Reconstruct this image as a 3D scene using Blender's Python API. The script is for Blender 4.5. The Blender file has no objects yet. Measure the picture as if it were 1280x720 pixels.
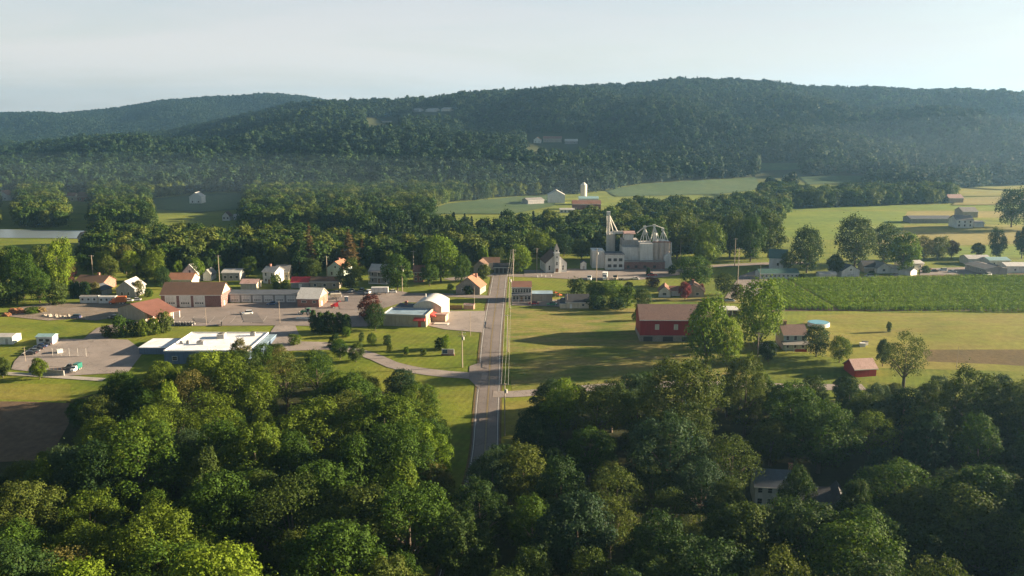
import bpy, bmesh, math, random
import numpy as np
from mathutils import Vector, Matrix
R = math.radians
random.seed(11)
rng = np.random.default_rng(11)
scene = bpy.context.scene
COL = scene.collection
FPX = 1100.0
CZ = 80.0
PITCH = math.atan(210.0 / 1100.0)
CA, SA = math.cos(PITCH), math.sin(PITCH)

# ------------------------------------------------------------------ terrain
def sstep(t):
    t = np.clip(t, 0, 1)
    return t * t * (3 - 2 * t)

def slope_of(py):
    v = (360.0 - np.asarray(py, float)) / FPX
    return (-SA + v * CA) / (CA + v * SA)

NEAR_X = [-900, -300, 0, 43, 131, 203, 262, 305, 360, 420, 500, 560, 620, 700, 760, 800, 870, 930, 1000, 1060, 1130, 1200, 1280, 1500, 2200]
NEAR_Y = [250, 212, 192, 180, 168, 162, 149, 139, 129, 123, 120, 115, 112, 104, 100, 98, 95, 97, 102, 107, 110, 108, 111, 114, 130]
FAR_X = [-900, -300, 0, 80, 130, 200, 260, 330, 380, 420, 500, 640]
FAR_Y = [160, 150, 141, 143, 137, 127, 122, 118, 121, 127, 150, 200]
YR1, YR2 = 2250.0, 3700.0

def ht(x, y):
    x = np.asarray(x, float); y = np.asarray(y, float)
    yy = np.maximum(y, 30.0)
    pxa = 640 + FPX * x / (0.982 * yy + 15)
    z = -13.0 * sstep((345 - y) / 140.0)
    z = z + 40.0 * sstep((x - 145) / 100.0) * sstep((232 - y) / 60.0) * sstep((y + 300) / 200.0)  # unseen bank beyond the right edge, raised to shade the near wood
    # main hill
    h1 = CZ + YR1 * slope_of(np.interp(pxa, NEAR_X, NEAR_Y)) - 24
    foot = 960 + 60 * np.sin(x / 260.0)
    t = np.clip((y - foot) / (YR1 - foot), 0, 1.6)
    p = np.where(t < 1, 0.6 * np.minimum(t, 1) + 0.4 * sstep(t), 1 - 0.35 * (t - 1))
    rav = (13 * np.sin(x / 78 + y / 310 + 1.3 * np.sin(y / 260)) + 6 * np.sin(x / 38 - y / 200 + 2) + 9 * np.sin(x / 170 + y / 140) + 3 * np.sin(y / 60 + x / 120))
    win = np.clip(t * 2.2, 0, 1) * np.clip((1.15 - t) * 1.6, 0, 1)
    z1 = np.maximum(h1, 4) * p + rav * win
    # far ridge
    h2 = CZ + YR2 * slope_of(np.interp(pxa, FAR_X, FAR_Y)) - 13
    t2 = np.clip((y - 2700) / (YR2 - 2700), 0, 1.6)
    p2 = np.where(t2 < 1, 0.5 * np.minimum(t2, 1) + 0.5 * sstep(t2), 1 - 0.3 * (t2 - 1))
    z2 = np.maximum(h2, 2) * p2 + rav * 0.8 * np.clip(t2 * 2, 0, 1) * np.clip((1.1 - t2) * 2, 0, 1)
    hill = np.maximum(z1, z2)
    return z + np.where(y > 890, np.maximum(hill, 0), 0)

def H(x, y):
    return float(ht(x, y))

def G(px, py, extra=0.0):
    """ground point (raised by extra) seen at photograph pixel px, py"""
    u = (px - 640) / FPX; v = (360 - py) / FPX
    d = np.array([u, CA + v * SA, -SA + v * CA])
    ts = np.concatenate([np.arange(60, 1000, 2.0), np.arange(1000, 6500, 8.0)])
    P = ts[:, None] * d[None, :]
    dz = CZ + P[:, 2] - (ht(P[:, 0], P[:, 1]) + extra)
    k = int(np.argmax(dz < 0))
    if dz[k] >= 0:
        k = len(ts) - 1
    a, b = ts[max(k - 1, 0)], ts[k]
    for _ in range(30):
        m = (a + b) / 2
        if CZ + m * d[2] - (H(m * d[0], m * d[1]) + extra) < 0: b = m
        else: a = m
    return Vector((b * d[0], b * d[1], H(b * d[0], b * d[1])))

def depth_of(P):
    return P[1] * CA + (CZ - P[2]) * SA

def proj(P):
    d = depth_of(P)
    return 640 + FPX * P[0] / d, 360 - FPX * (P[1] * SA + (P[2] - CZ) * CA) / d

def sc(P):
    return FPX / depth_of(P)

def inpoly(px, py, poly):
    px = np.asarray(px, float); py = np.asarray(py, float)
    ins = np.zeros(px.shape, bool)
    n = len(poly)
    for i in range(n):
        x1, y1 = poly[i]; x2, y2 = poly[(i + 1) % n]
        if y1 == y2: continue
        c = ((y1 > py) != (y2 > py)) & (px < (x2 - x1) * (py - y1) / (y2 - y1) + x1)
        ins ^= c
    return ins

# ------------------------------------------------------------------ materials
MATS = {}
def _nodes(name):
    m = bpy.data.materials.new(name); m.use_nodes = True
    nt = m.node_tree
    return m, nt, nt.nodes['Principled BSDF']

def N(nt, t, **kw):
    n = nt.nodes.new(t)
    for k, v in kw.items():
        if k.startswith('i_'):
            n.inputs[k[2:].replace('_', ' ')].default_value = v
        else: setattr(n, k, v)
    return n

def ramp(nt, fac, stops):
    r = N(nt, 'ShaderNodeValToRGB')
    el = r.color_ramp.elements
    while len(el) < len(stops): el.new(0.5)
    for e, (p, c) in zip(el, stops):
        e.position = p; e.color = (c[0], c[1], c[2], 1)
    nt.links.new(fac, r.inputs[0])
    return r.outputs[0]

def noise(nt, vec, scale, detail=4, rough=0.55, dist=0.0):
    n = N(nt, 'ShaderNodeTexNoise')
    n.inputs['Scale'].default_value = scale; n.inputs['Detail'].default_value = detail
    n.inputs['Roughness'].default_value = rough; n.inputs['Distortion'].default_value = dist
    if vec is not None: nt.links.new(vec, n.inputs['Vector'])
    return n.outputs['Fac']

def mixc(nt, fac, a, b, mode='MIX'):
    n = N(nt, 'ShaderNodeMix', data_type='RGBA', blend_type=mode)
    for s, v in ((0, fac), (6, a), (7, b)):
        if hasattr(v, 'node'): nt.links.new(v, n.inputs[s])
        elif s == 0: n.inputs[0].default_value = v
        else: n.inputs[s].default_value = (v[0], v[1], v[2], 1)
    return n.outputs[2]

def coords(nt, kind='Object', scale=(1, 1, 1), rot=(0, 0, 0)):
    tc = N(nt, 'ShaderNodeTexCoord'); mp = N(nt, 'ShaderNodeMapping')
    mp.inputs['Scale'].default_value = scale; mp.inputs['Rotation'].default_value = rot
    nt.links.new(tc.outputs[kind], mp.inputs['Vector'])
    return mp.outputs[0]

def worldpos(nt, scale=(1, 1, 1), rot=(0, 0, 0)):
    g = N(nt, 'ShaderNodeNewGeometry'); mp = N(nt, 'ShaderNodeMapping')
    mp.inputs['Scale'].default_value = scale; mp.inputs['Rotation'].default_value = rot
    nt.links.new(g.outputs['Position'], mp.inputs['Vector'])
    return mp.outputs[0]

def bump(nt, bsdf, h, strength=0.4, dist=0.05):
    b = N(nt, 'ShaderNodeBump'); b.inputs['Strength'].default_value = strength; b.inputs['Distance'].default_value = dist
    nt.links.new(h, b.inputs['Height']); nt.links.new(b.outputs[0], bsdf.inputs['Normal'])

def sc3(c, k): return tuple(min(1, v * k) for v in c)

def m_plain(name, c, rough=0.7, metal=0.0, var=0.25, scale=0.8):
    if name in MATS: return MATS[name]
    m, nt, b = _nodes(name)
    f = noise(nt, coords(nt), scale, 5, 0.65)
    nt.links.new(ramp(nt, f, [(0.25, sc3(c, 1 - var)), (0.6, c), (0.85, sc3(c, 1 + var * 0.6))]), b.inputs['Base Color'])
    b.inputs['Roughness'].default_value = rough; b.inputs['Metallic'].default_value = metal
    MATS[name] = m; return m

def m_lines(name, c, spacing=0.2, rough=0.75, dark=0.7, axis='z', var=0.2, metal=0.0):
    """siding or ribbed metal: fine bands across the wall"""
    if name in MATS: return MATS[name]
    m, nt, b = _nodes(name)
    v = coords(nt)
    w = N(nt, 'ShaderNodeTexWave', wave_type='BANDS', bands_direction={'z': 'Z', 'x': 'X', 'y': 'Y', 'd': 'DIAGONAL'}[axis], wave_profile='SAW')
    w.inputs['Scale'].default_value = 0.314 / spacing; w.inputs['Distortion'].default_value = 0.0
    nt.links.new(v, w.inputs['Vector'])
    f = noise(nt, v, 0.6, 5, 0.7)
    base = ramp(nt, f, [(0.25, sc3(c, 1 - var)), (0.6, c), (0.85, sc3(c, 1 + var * 0.5))])
    lin = ramp(nt, w.outputs['Fac'], [(0.0, (dark,) * 3), (0.22, (1, 1, 1)), (1, (1, 1, 1))])
    stv = noise(nt, coords(nt, 'Object', (1.6, 1.6, 0.12)), 1.3, 5, 0.7)
    base = mixc(nt, 1.0, base, ramp(nt, stv, [(0.3, (0.7, 0.68, 0.64)), (0.55, (1, 1, 1))]), 'MULTIPLY')
    nt.links.new(mixc(nt, 1.0, base, lin, 'MULTIPLY'), b.inputs['Base Color'])
    bump(nt, b, w.outputs['Fac'], 0.3, 0.02)
    b.inputs['Roughness'].default_value = rough; b.inputs['Metallic'].default_value = metal
    MATS[name] = m; return m

def m_brick(name, c, mortar=(0.35, 0.32, 0.28), sx=1.0, rough=0.85):
    if name in MATS: return MATS[name]
    m, nt, b = _nodes(name)
    tc = N(nt, 'ShaderNodeTexCoord'); sp = N(nt, 'ShaderNodeSeparateXYZ'); cb = N(nt, 'ShaderNodeCombineXYZ'); ad = N(nt, 'ShaderNodeMath', operation='ADD')
    nt.links.new(tc.outputs['Object'], sp.inputs[0]); nt.links.new(sp.outputs[0], ad.inputs[0]); nt.links.new(sp.outputs[1], ad.inputs[1])
    nt.links.new(ad.outputs[0], cb.inputs[0]); nt.links.new(sp.outputs[2], cb.inputs[1])
    br = N(nt, 'ShaderNodeTexBrick')
    br.inputs['Scale'].default_value = sx; br.inputs['Brick Width'].default_value = 0.25 if sx == 1 else 0.5
    br.inputs['Row Height'].default_value = 0.09 if sx == 1 else 0.3; br.inputs['Mortar Size'].default_value = 0.008
    br.inputs['Color1'].default_value = (*sc3(c, 0.8), 1); br.inputs['Color2'].default_value = (*sc3(c, 1.2), 1); br.inputs['Mortar'].default_value = (*mortar, 1)
    nt.links.new(cb.outputs[0], br.inputs['Vector'])
    f = noise(nt, tc.outputs['Object'], 0.5, 5, 0.7)
    nt.links.new(mixc(nt, 1.0, br.outputs['Color'], ramp(nt, f, [(0.2, (0.75,) * 3), (0.7, (1.1,) * 3)]), 'MULTIPLY'), b.inputs['Base Color'])
    b.inputs['Roughness'].default_value = rough
    MATS[name] = m; return m

def m_shingle(name, c, rough=0.85):
    if name in MATS: return MATS[name]
    m, nt, b = _nodes(name)
    v = coords(nt)
    f1 = noise(nt, v, 0.35, 5, 0.7); f2 = noise(nt, coords(nt, 'Object', (3, 3, 9)), 1.2, 3, 0.6)
    a = ramp(nt, f1, [(0.25, sc3(c, 0.72)), (0.6, c), (0.85, sc3(c, 1.25))])
    bb = ramp(nt, f2, [(0.3, (0.78,) * 3), (0.7, (1.15,) * 3)])
    nt.links.new(mixc(nt, 1.0, a, bb, 'MULTIPLY'), b.inputs['Base Color'])
    b.inputs['Roughness'].default_value = rough
    MATS[name] = m; return m

def m_leaf(name, c, c2=None, trans=0.3):
    if name in MATS: return MATS[name]
    m, nt, b = _nodes(name)
    c2 = c2 or sc3(c, 1.5)
    oi = N(nt, 'ShaderNodeObjectInfo')
    g = N(nt, 'ShaderNodeNewGeometry')
    f0 = noise(nt, g.outputs['Position'], 0.45, 3, 0.7); f1 = noise(nt, g.outputs['Position'], 0.012, 4, 0.6)
    fm = N(nt, 'ShaderNodeMath', operation='MULTIPLY_ADD'); nt.links.new(f1, fm.inputs[0]); fm.inputs[1].default_value = 1.1; nt.links.new(f0, fm.inputs[2])
    fs_ = N(nt, 'ShaderNodeMath', operation='SUBTRACT'); nt.links.new(fm.outputs[0], fs_.inputs[0]); fs_.inputs[1].default_value = 0.55; f = fs_.outputs[0]
    ad = N(nt, 'ShaderNodeMath', operation='MULTIPLY_ADD'); nt.links.new(oi.outputs['Random'], ad.inputs[0]); ad.inputs[1].default_value = 0.6; nt.links.new(f, ad.inputs[2])
    col = ramp(nt, ad.outputs[0], [(0.25, sc3(c, 0.7)), (0.75, c), (1.05 if False else 1.0, c2)])
    # leaf to leaf variation
    rn = N(nt, 'ShaderNodeMapRange'); nt.links.new(g.outputs['Random Per Island'], rn.inputs[0]); rn.inputs[3].default_value = 0.65; rn.inputs[4].default_value = 1.35
    cc = N(nt, 'ShaderNodeVectorMath', operation='SCALE'); nt.links.new(col, cc.inputs[0]); nt.links.new(rn.outputs[0], cc.inputs['Scale'])
    nt.links.new(cc.outputs[0], b.inputs['Base Color'])
    b.inputs['Roughness'].default_value = 0.7; b.inputs['Specular IOR Level'].default_value = 0.12
    tr = N(nt, 'ShaderNodeBsdfTranslucent'); nt.links.new(mixc(nt, 1.0, cc.outputs[0], (1.0, 1.05, 0.5), 'MULTIPLY'), tr.inputs[0])
    mx = N(nt, 'ShaderNodeMixShader'); mx.inputs[0].default_value = trans
    nt.links.new(b.outputs[0], mx.inputs[1]); nt.links.new(tr.outputs[0], mx.inputs[2])
    out = [n for n in nt.nodes if n.type == 'OUTPUT_MATERIAL'][0]
    nt.links.new(mx.outputs[0], out.inputs[0])
    MATS[name] = m; return m

def m_ground(name, stops, stops2=None, s1=0.02, s2=0.25, rough=0.95, stripe=None, mixw=0.5, bmp=0.5, speck=None):
    """ground cover: broad patches times fine mottling, optional mower or crop stripes (angle, spacing, strength)"""
    if name in MATS: return MATS[name]
    m, nt, b = _nodes(name)
    wp = worldpos(nt)
    a = ramp(nt, noise(nt, wp, s1, 6, 0.62, 0.4), stops)
    fine = noise(nt, wp, s2, 7, 0.72)
    col = mixc(nt, 1.0, a, ramp(nt, fine, [(0.25, (0.68,) * 3), (0.55, (1.0,) * 3), (0.8, (1.3, 1.25, 1.15))]), 'MULTIPLY')
    if stops2:
        st = worldpos(nt, (0.35, 1.0, 1), (0, 0, 0.1))
        col = mixc(nt, ramp(nt, noise(nt, st, s1 * 4, 5, 0.6), [(0.42, (0, 0, 0)), (0.62, (mixw,) * 3)]), col, ramp(nt, fine, stops2))
    if stripe:
        ang, spc, st_ = stripe
        w = N(nt, 'ShaderNodeTexWave', wave_type='BANDS', bands_direction='X')
        w.inputs['Scale'].default_value = 0.314 / spc; w.inputs['Distortion'].default_value = 0.6; w.inputs['Detail Scale'].default_value = 0.05
        nt.links.new(worldpos(nt, (1, 1, 1), (0, 0, ang)), w.inputs['Vector'])
        col = mixc(nt, 1.0, col, ramp(nt, w.outputs['Fac'], [(0.2, (1 - st_,) * 3), (0.8, (1 + st_,) * 3)]), 'MULTIPLY')
    if name == 'grass_mown':      # the hills are leaf litter and rough grass, not lawn
        sx = N(nt, 'ShaderNodeSeparateXYZ'); nt.links.new(wp, sx.inputs[0])
        mr = N(nt, 'ShaderNodeMapRange'); nt.links.new(sx.outputs[2], mr.inputs[0]); mr.inputs[1].default_value = 2; mr.inputs[2].default_value = 9
        col = mixc(nt, mr.outputs[0], col, ramp(nt, fine, [(0.3, (0.03, 0.04, 0.015)), (0.7, (0.06, 0.07, 0.025))]))
    nt.links.new(col, b.inputs['Base Color'])
    b.inputs['Roughness'].default_value = rough; b.inputs['Specular IOR Level'].default_value = 0.15
    bump(nt, b, fine, bmp, 0.3)
    MATS[name] = m; return m

# ------------------------------------------------------------------ mesh builder
class MB:
    def __init__(s): s.v = []; s.f = []; s.m = None
    def add(s, vs, fs):
        o = len(s.v); s.v += [tuple(p) for p in vs]; s.f += [tuple(i + o for i in f) for f in fs]; return s
    def box(s, x0, x1, y0, y1, z0, z1):
        return s.add([(x0, y0, z0), (x1, y0, z0), (x1, y1, z0), (x0, y1, z0), (x0, y0, z1), (x1, y0, z1), (x1, y1, z1), (x0, y1, z1)],
                     [(0, 3, 2, 1), (4, 5, 6, 7), (0, 1, 5, 4), (1, 2, 6, 5), (2, 3, 7, 6), (3, 0, 4, 7)])
    def prism(s, pts, y0, y1, axis='y'):
        """closed outline pts (a, b) extruded; axis y: (a, y, b), axis x: (x, a, b), axis z: (a, b, z)"""
        n = len(pts)
        mk = {'y': lambda a, b, t: (a, t, b), 'x': lambda a, b, t: (t, a, b), 'z': lambda a, b, t: (a, b, t)}[axis]
        vs = [mk(a, b, y0) for a, b in pts] + [mk(a, b, y1) for a, b in pts]
        fs = [tuple(range(n)), tuple(range(2 * n - 1, n - 1, -1))] + [(i, i + n, (i + 1) % n + n, (i + 1) % n) for i in range(n)]
        return s.add(vs, fs)
    def cyl(s, x, y, z0, z1, r0, r1=None, n=16):
        r1 = r0 if r1 is None else r1
        vs = [(x + r0 * math.cos(2 * math.pi * i / n), y + r0 * math.sin(2 * math.pi * i / n), z0) for i in range(n)]
        vs += [(x + r1 * math.cos(2 * math.pi * i / n), y + r1 * math.sin(2 * math.pi * i / n), z1) for i in range(n)]
        return s.add(vs, [tuple(range(n - 1, -1, -1)), tuple(range(n, 2 * n))] + [(i, (i + 1) % n, (i + 1) % n + n, i + n) for i in range(n)])
    def tube(s, pts, rad, n=6):
        rs = rad if isinstance(rad, (list, tuple)) else [rad] * len(pts)
        P = [Vector(p) for p in pts]; vs = []; fs = []
        for i, p in enumerate(P):
            d = (P[min(i + 1, len(P) - 1)] - P[max(i - 1, 0)]).normalized()
            a = d.cross(Vector((0, 0, 1)) if abs(d.z) < 0.95 else Vector((1, 0, 0))).normalized(); b = d.cross(a)
            for k in range(n):
                t = 2 * math.pi * k / n
                vs.append(p + (a * math.cos(t) + b * math.sin(t)) * rs[i])
        for i in range(len(P) - 1):
            for k in range(n):
                fs.append((i * n + k, i * n + (k + 1) % n, (i + 1) * n + (k + 1) % n, (i + 1) * n + k))
        fs.append(tuple(range(n - 1, -1, -1))); fs.append(tuple(range((len(P) - 1) * n, len(P) * n)))
        return s.add(vs, fs)
    def mesh(s, name, mat=None, smooth=False):
        me = bpy.data.meshes.new(name)
        me.from_pydata(s.v, [], s.f); me.update()
        bm = bmesh.new(); bm.from_mesh(me); bmesh.ops.recalc_face_normals(bm, faces=bm.faces); bm.to_mesh(me); bm.free()
        if mat: me.materials.append(mat)
        if smooth:
            me.shade_smooth()
            me.set_sharp_from_angle(angle=R(40))
        return me
    def obj(s, name, mat=None, parent=None, smooth=False, loc=None, label=None):
        o = bpy.data.objects.new(name, s.mesh(name, mat, smooth))
        COL.objects.link(o)
        if parent: o.parent = parent
        if loc is not None: o.location = loc
        if label: o['label'] = label
        return o

def tag(o, label=None, cat=None, group=None, kind=None):
    if label: o['label'] = label
    if cat: o['category'] = cat
    if group: o['group'] = group
    if kind: o['kind'] = kind
    return o

def thing(name, label, cat, loc=(0, 0, 0), rz=0.0, group=None):
    o = bpy.data.objects.new(name, None); COL.objects.link(o)
    o.location = loc; o.rotation_euler = (0, 0, rz); o.empty_display_size = 1
    return tag(o, label, cat, group)

def copy_tree(o, parent=None):
    c = o.copy(); COL.objects.link(c)
    if parent: c.parent = parent
    for ch in list(o.children):
        copy_tree(ch, c)
    return c

# ------------------------------------------------------------------ terrain sheet and draped sheets
def lines(a, b, step, grow=1.07, lim=6500, mx=90):
    L = list(np.arange(a, b + 0.1, step)); s = step
    hi = L[-1]
    out = []
    while hi < lim:
        s = min(s * grow, mx); hi += s; out.append(hi)
    return L, out
XL, xo = lines(-420, 420, 6, 1.07, 5200, 70)
GX = np.array([-v for v in reversed(xo)] + XL + xo)
GY = np.array(list(np.arange(-2200, -100, 150)) + list(np.arange(-100, 100, 25)) + list(np.arange(100, 400, 5)) + list(np.arange(400, 900, 20)) + list(np.arange(900, 4600, 24)) + list(np.arange(4600, 7200, 200)))

def build_terrain():
    X, Y = np.meshgrid(GX, GY)
    Z = ht(X, Y)
    V = np.stack([X, Y, Z], -1).reshape(-1, 3)
    nx, ny = len(GX), len(GY)
    i = np.arange(ny - 1)[:, None] * nx + np.arange(nx - 1)[None, :]
    Fq = np.stack([i, i + 1, i + nx + 1, i + nx], -1).reshape(-1, 4)
    me = bpy.data.meshes.new('ground')
    me.vertices.add(len(V)); me.vertices.foreach_set('co', V.astype(np.float32).ravel())
    me.loops.add(Fq.size); me.loops.foreach_set('vertex_index', Fq.astype(np.int32).ravel())
    me.polygons.add(len(Fq)); me.polygons.foreach_set('loop_start', np.arange(0, Fq.size, 4, dtype=np.int32))
    me.update(); me.validate()
    me.shade_smooth()
    o = bpy.data.objects.new('ground', me); COL.objects.link(o)
    return tag(o, kind='structure', label='grassy valley floor rising into the wooded hills')

_off = [0.012]
def nxt(far=False):
    _off[0] += 0.004
    return _off[0] + (0.5 if far else 0)

def drape(name, pts, mat, label=None, off=None, world=False):
    P = [Vector((p[0], p[1], 0)) for p in pts] if world else [Vector((*G(*p).xy, 0)) for p in pts]
    bm = bmesh.new()
    bm.faces.new([bm.verts.new(p) for p in P])
    ys = [p.y for p in P]; xs = [p.x for p in P]
    far = max(ys) > 880
    bmesh.ops.triangulate(bm, faces=bm.faces[:])
    def cut(co, no):
        bmesh.ops.bisect_plane(bm, geom=bm.verts[:] + bm.edges[:] + bm.faces[:], plane_co=co, plane_no=no, dist=1e-5)
    if min(ys) < 350 or far:
        for g in GY:
            if min(ys) < g < max(ys) and (g < 350 or g > 880): cut((0, g, 0), (0, 1, 0))
    if far:
        for g in GX:
            if min(xs) < g < max(xs): cut((g, 0, 0), (1, 0, 0))
    off = off if off is not None else nxt(far)
    for v in bm.verts: v.co.z = H(v.co.x, v.co.y) + off
    bmesh.ops.recalc_face_normals(bm, faces=bm.faces)
    me = bpy.data.meshes.new(name); bm.to_mesh(me); bm.free()
    if len(me.polygons) and me.polygons[0].normal.z < 0: me.flip_normals()
    me.materials.append(mat)
    o = bpy.data.objects.new(name, me); COL.objects.link(o)
    return tag(o, kind='structure', label=label)

def smooth_line(P, step=4.0):
    """resampled Catmull-Rom through 2-D points"""
    out = []
    n = len(P)
    for i in range(n - 1):
        p0 = P[max(i - 1, 0)]; p1 = P[i]; p2 = P[i + 1]; p3 = P[min(i + 2, n - 1)]
        k = max(2, int((p2 - p1).length / step))
        for j in range(k):
            t = j / k
            out.append(0.5 * ((2 * p1) + (-p0 + p2) * t + (2 * p0 - 5 * p1 + 4 * p2 - p3) * t * t + (-p0 + 3 * p1 - 3 * p2 + p3) * t ** 3))
    out.append(P[-1].copy())
    return out

def ribbon(name, line, a, b, mat, label=None, off=None, kind='structure', dash=None):
    """strip between offsets a and b (metres across) along a 2-D line"""
    m = MB(); off = off if off is not None else nxt()
    n = len(line); prev = None; run = 0.0
    for i, p in enumerate(line):
        d = (line[min(i + 1, n - 1)] - line[max(i - 1, 0)]).normalized(); nrm = Vector((d.y, -d.x))
        q = [p + nrm * a, p + nrm * b]
        cur = [(w.x, w.y, H(w.x, w.y) + off) for w in q]
        if prev is not None:
            run += (p - line[i - 1]).length
            if dash is None or (run % dash[1]) < dash[0]:
                m.add([prev[0], prev[1], cur[1], cur[0]], [(0, 1, 2, 3)])
        prev = cur
    me = m.mesh(name, mat)
    for pl in me.polygons:
        if pl.normal.z < 0: me.flip_normals(); break
    o = bpy.data.objects.new(name, me); COL.objects.link(o)
    return tag(o, kind=kind, label=label)
# ------------------------------------------------------------------ setting
grass = m_ground('grass_mown', [(0.3, (0.07, 0.115, 0.012)), (0.5, (0.135, 0.175, 0.018)), (0.72, (0.21, 0.225, 0.03))],
                 stops2=[(0.3, (0.13, 0.105, 0.025)), (0.7, (0.21, 0.165, 0.05))], s1=0.035, s2=0.45, mixw=0.3, stripe=(0.35, 2.2, 0.05))
meadow_m = m_ground('grass_meadow', [(0.3, (0.085, 0.125, 0.02)), (0.5, (0.145, 0.17, 0.028)), (0.7, (0.22, 0.205, 0.05))],
                    stops2=[(0.3, (0.17, 0.135, 0.045)), (0.7, (0.28, 0.225, 0.09))], s1=0.045, s2=0.6, mixw=0.85, stripe=(1.35, 3.1, 0.05))
hay_m = m_ground('grass_hay', [(0.3, (0.13, 0.15, 0.02)), (0.55, (0.2, 0.2, 0.035)), (0.75, (0.26, 0.235, 0.055))],
                 stops2=[(0.3, (0.16, 0.12, 0.035)), (0.7, (0.24, 0.18, 0.06))], s1=0.025, s2=0.4, mixw=0.45, stripe=(1.5, 5, 0.03))
tan_m = m_ground('grass_stubble', [(0.3, (0.17, 0.16, 0.045)), (0.55, (0.23, 0.2, 0.065)), (0.75, (0.28, 0.24, 0.09))], s1=0.01, s2=0.2)
green_m = m_ground('grass_pasture', [(0.3, (0.09, 0.15, 0.018)), (0.55, (0.14, 0.19, 0.022)), (0.75, (0.2, 0.22, 0.04))], s1=0.012, s2=0.15, stripe=(1.45, 9, 0.05))
dull_m = m_ground('grass_hillside', [(0.3, (0.04, 0.08, 0.03)), (0.55, (0.06, 0.1, 0.035)), (0.75, (0.09, 0.12, 0.045))], s1=0.012, s2=0.15)
soil_m = m_ground('soil_dark', [(0.3, (0.1, 0.07, 0.045)), (0.6, (0.15, 0.105, 0.07)), (0.8, (0.19, 0.14, 0.09))], s1=0.05, s2=0.5, stripe=(0.1, 3, 0.03))
brown_m = m_ground('soil_weedy', [(0.3, (0.1, 0.08, 0.035)), (0.6, (0.14, 0.1, 0.045)), (0.8, (0.17, 0.12, 0.06))], s1=0.06, s2=0.7)
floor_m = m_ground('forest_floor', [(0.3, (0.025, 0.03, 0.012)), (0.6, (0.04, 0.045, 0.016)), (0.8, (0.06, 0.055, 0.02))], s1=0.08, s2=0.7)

def m_tarmac(name, c, s=0.25, crack=True, lanes=False):
    m, nt, b = _nodes(name)
    wp = worldpos(nt)
    base = ramp(nt, noise(nt, wp, 0.09, 6, 0.65, 0.6), [(0.3, sc3(c, 0.78)), (0.52, c), (0.72, sc3(c, 1.2))])
    fine = noise(nt, wp, 2.2, 6, 0.75)
    col = mixc(nt, 1.0, base, ramp(nt, fine, [(0.25, (0.82,) * 3), (0.75, (1.15,) * 3)]), 'MULTIPLY')
    vo = N(nt, 'ShaderNodeTexVoronoi', feature='DISTANCE_TO_EDGE'); vo.inputs['Scale'].default_value = 0.11
    dv = N(nt, 'ShaderNodeMix', data_type='VECTOR'); dv.inputs[0].default_value = 0.12
    nn = N(nt, 'ShaderNodeTexNoise'); nn.inputs['Scale'].default_value = 0.3
    nt.links.new(wp, nn.inputs['Vector']); nt.links.new(wp, dv.inputs[4]); 
    sclv = N(nt, 'ShaderNodeVectorMath', operation='MULTIPLY_ADD'); nt.links.new(nn.outputs['Color'], sclv.inputs[0]); sclv.inputs[1].default_value = (9, 9, 0); nt.links.new(wp, sclv.inputs[2])
    nt.links.new(sclv.outputs[0], vo.inputs['Vector'])
    col = mixc(nt, 1.0, col, ramp(nt, vo.outputs['Distance'], [(0.0, (0.62,) * 3), (0.018, (1, 1, 1))]), 'MULTIPLY')
    nt.links.new(col, b.inputs['Base Color']); b.inputs['Roughness'].default_value = 0.88
    bump(nt, b, fine, 0.25, 0.02)
    MATS[name] = m; return m
road_m = m_tarmac('tarmac_road', (0.13, 0.115, 0.11))
track_m = m_tarmac('tarmac_worn', (0.165, 0.14, 0.13))
lot_m = m_tarmac('tarmac_lot', (0.19, 0.16, 0.145))
lot2_m = m_tarmac('tarmac_old', (0.25, 0.215, 0.195))
conc_m = m_tarmac('concrete_walk', (0.36, 0.33, 0.29))
gravel_m = m_ground('gravel', [(0.3, (0.16, 0.14, 0.12)), (0.55, (0.24, 0.2, 0.17)), (0.75, (0.3, 0.26, 0.22))], stops2=[(0.3, (0.1, 0.09, 0.05)), (0.7, (0.2, 0.14, 0.09))], s1=0.07, s2=1.2, mixw=0.5)
white_line = m_plain('paint_white', (0.62, 0.6, 0.56), 0.7, var=0.35, scale=2.0)
yellow_line = m_plain('paint_yellow', (0.34, 0.25, 0.1), 0.7, var=0.3, scale=2.0)
water_m, _nt, _b = _nodes('river_water')
_b.inputs['Base Color'].default_value = (0.14, 0.18, 0.2, 1); _b.inputs['Roughness'].default_value = 0.35; _b.inputs['Specular IOR Level'].default_value = 0.6
bump(_nt, _b, noise(_nt, worldpos(_nt), 0.5, 4), 0.15, 0.05)

ground = build_terrain(); ground.data.materials.append(grass)

# wood floors
def tri(p): return p
FW_L = [(-60, 575), (60, 560), (84, 500), (120, 492), (230, 484), (330, 478), (430, 478), (500, 494), (545, 520), (556, 560), (540, 640), (520, 719), (480, 830), (-500, 830), (-300, 600)]
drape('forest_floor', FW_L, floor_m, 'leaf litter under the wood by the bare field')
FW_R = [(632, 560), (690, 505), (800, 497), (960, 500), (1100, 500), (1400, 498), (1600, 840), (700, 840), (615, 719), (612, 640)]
drape('forest_floor', FW_R, floor_m, 'leaf litter under the wood around the hidden house')
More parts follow.
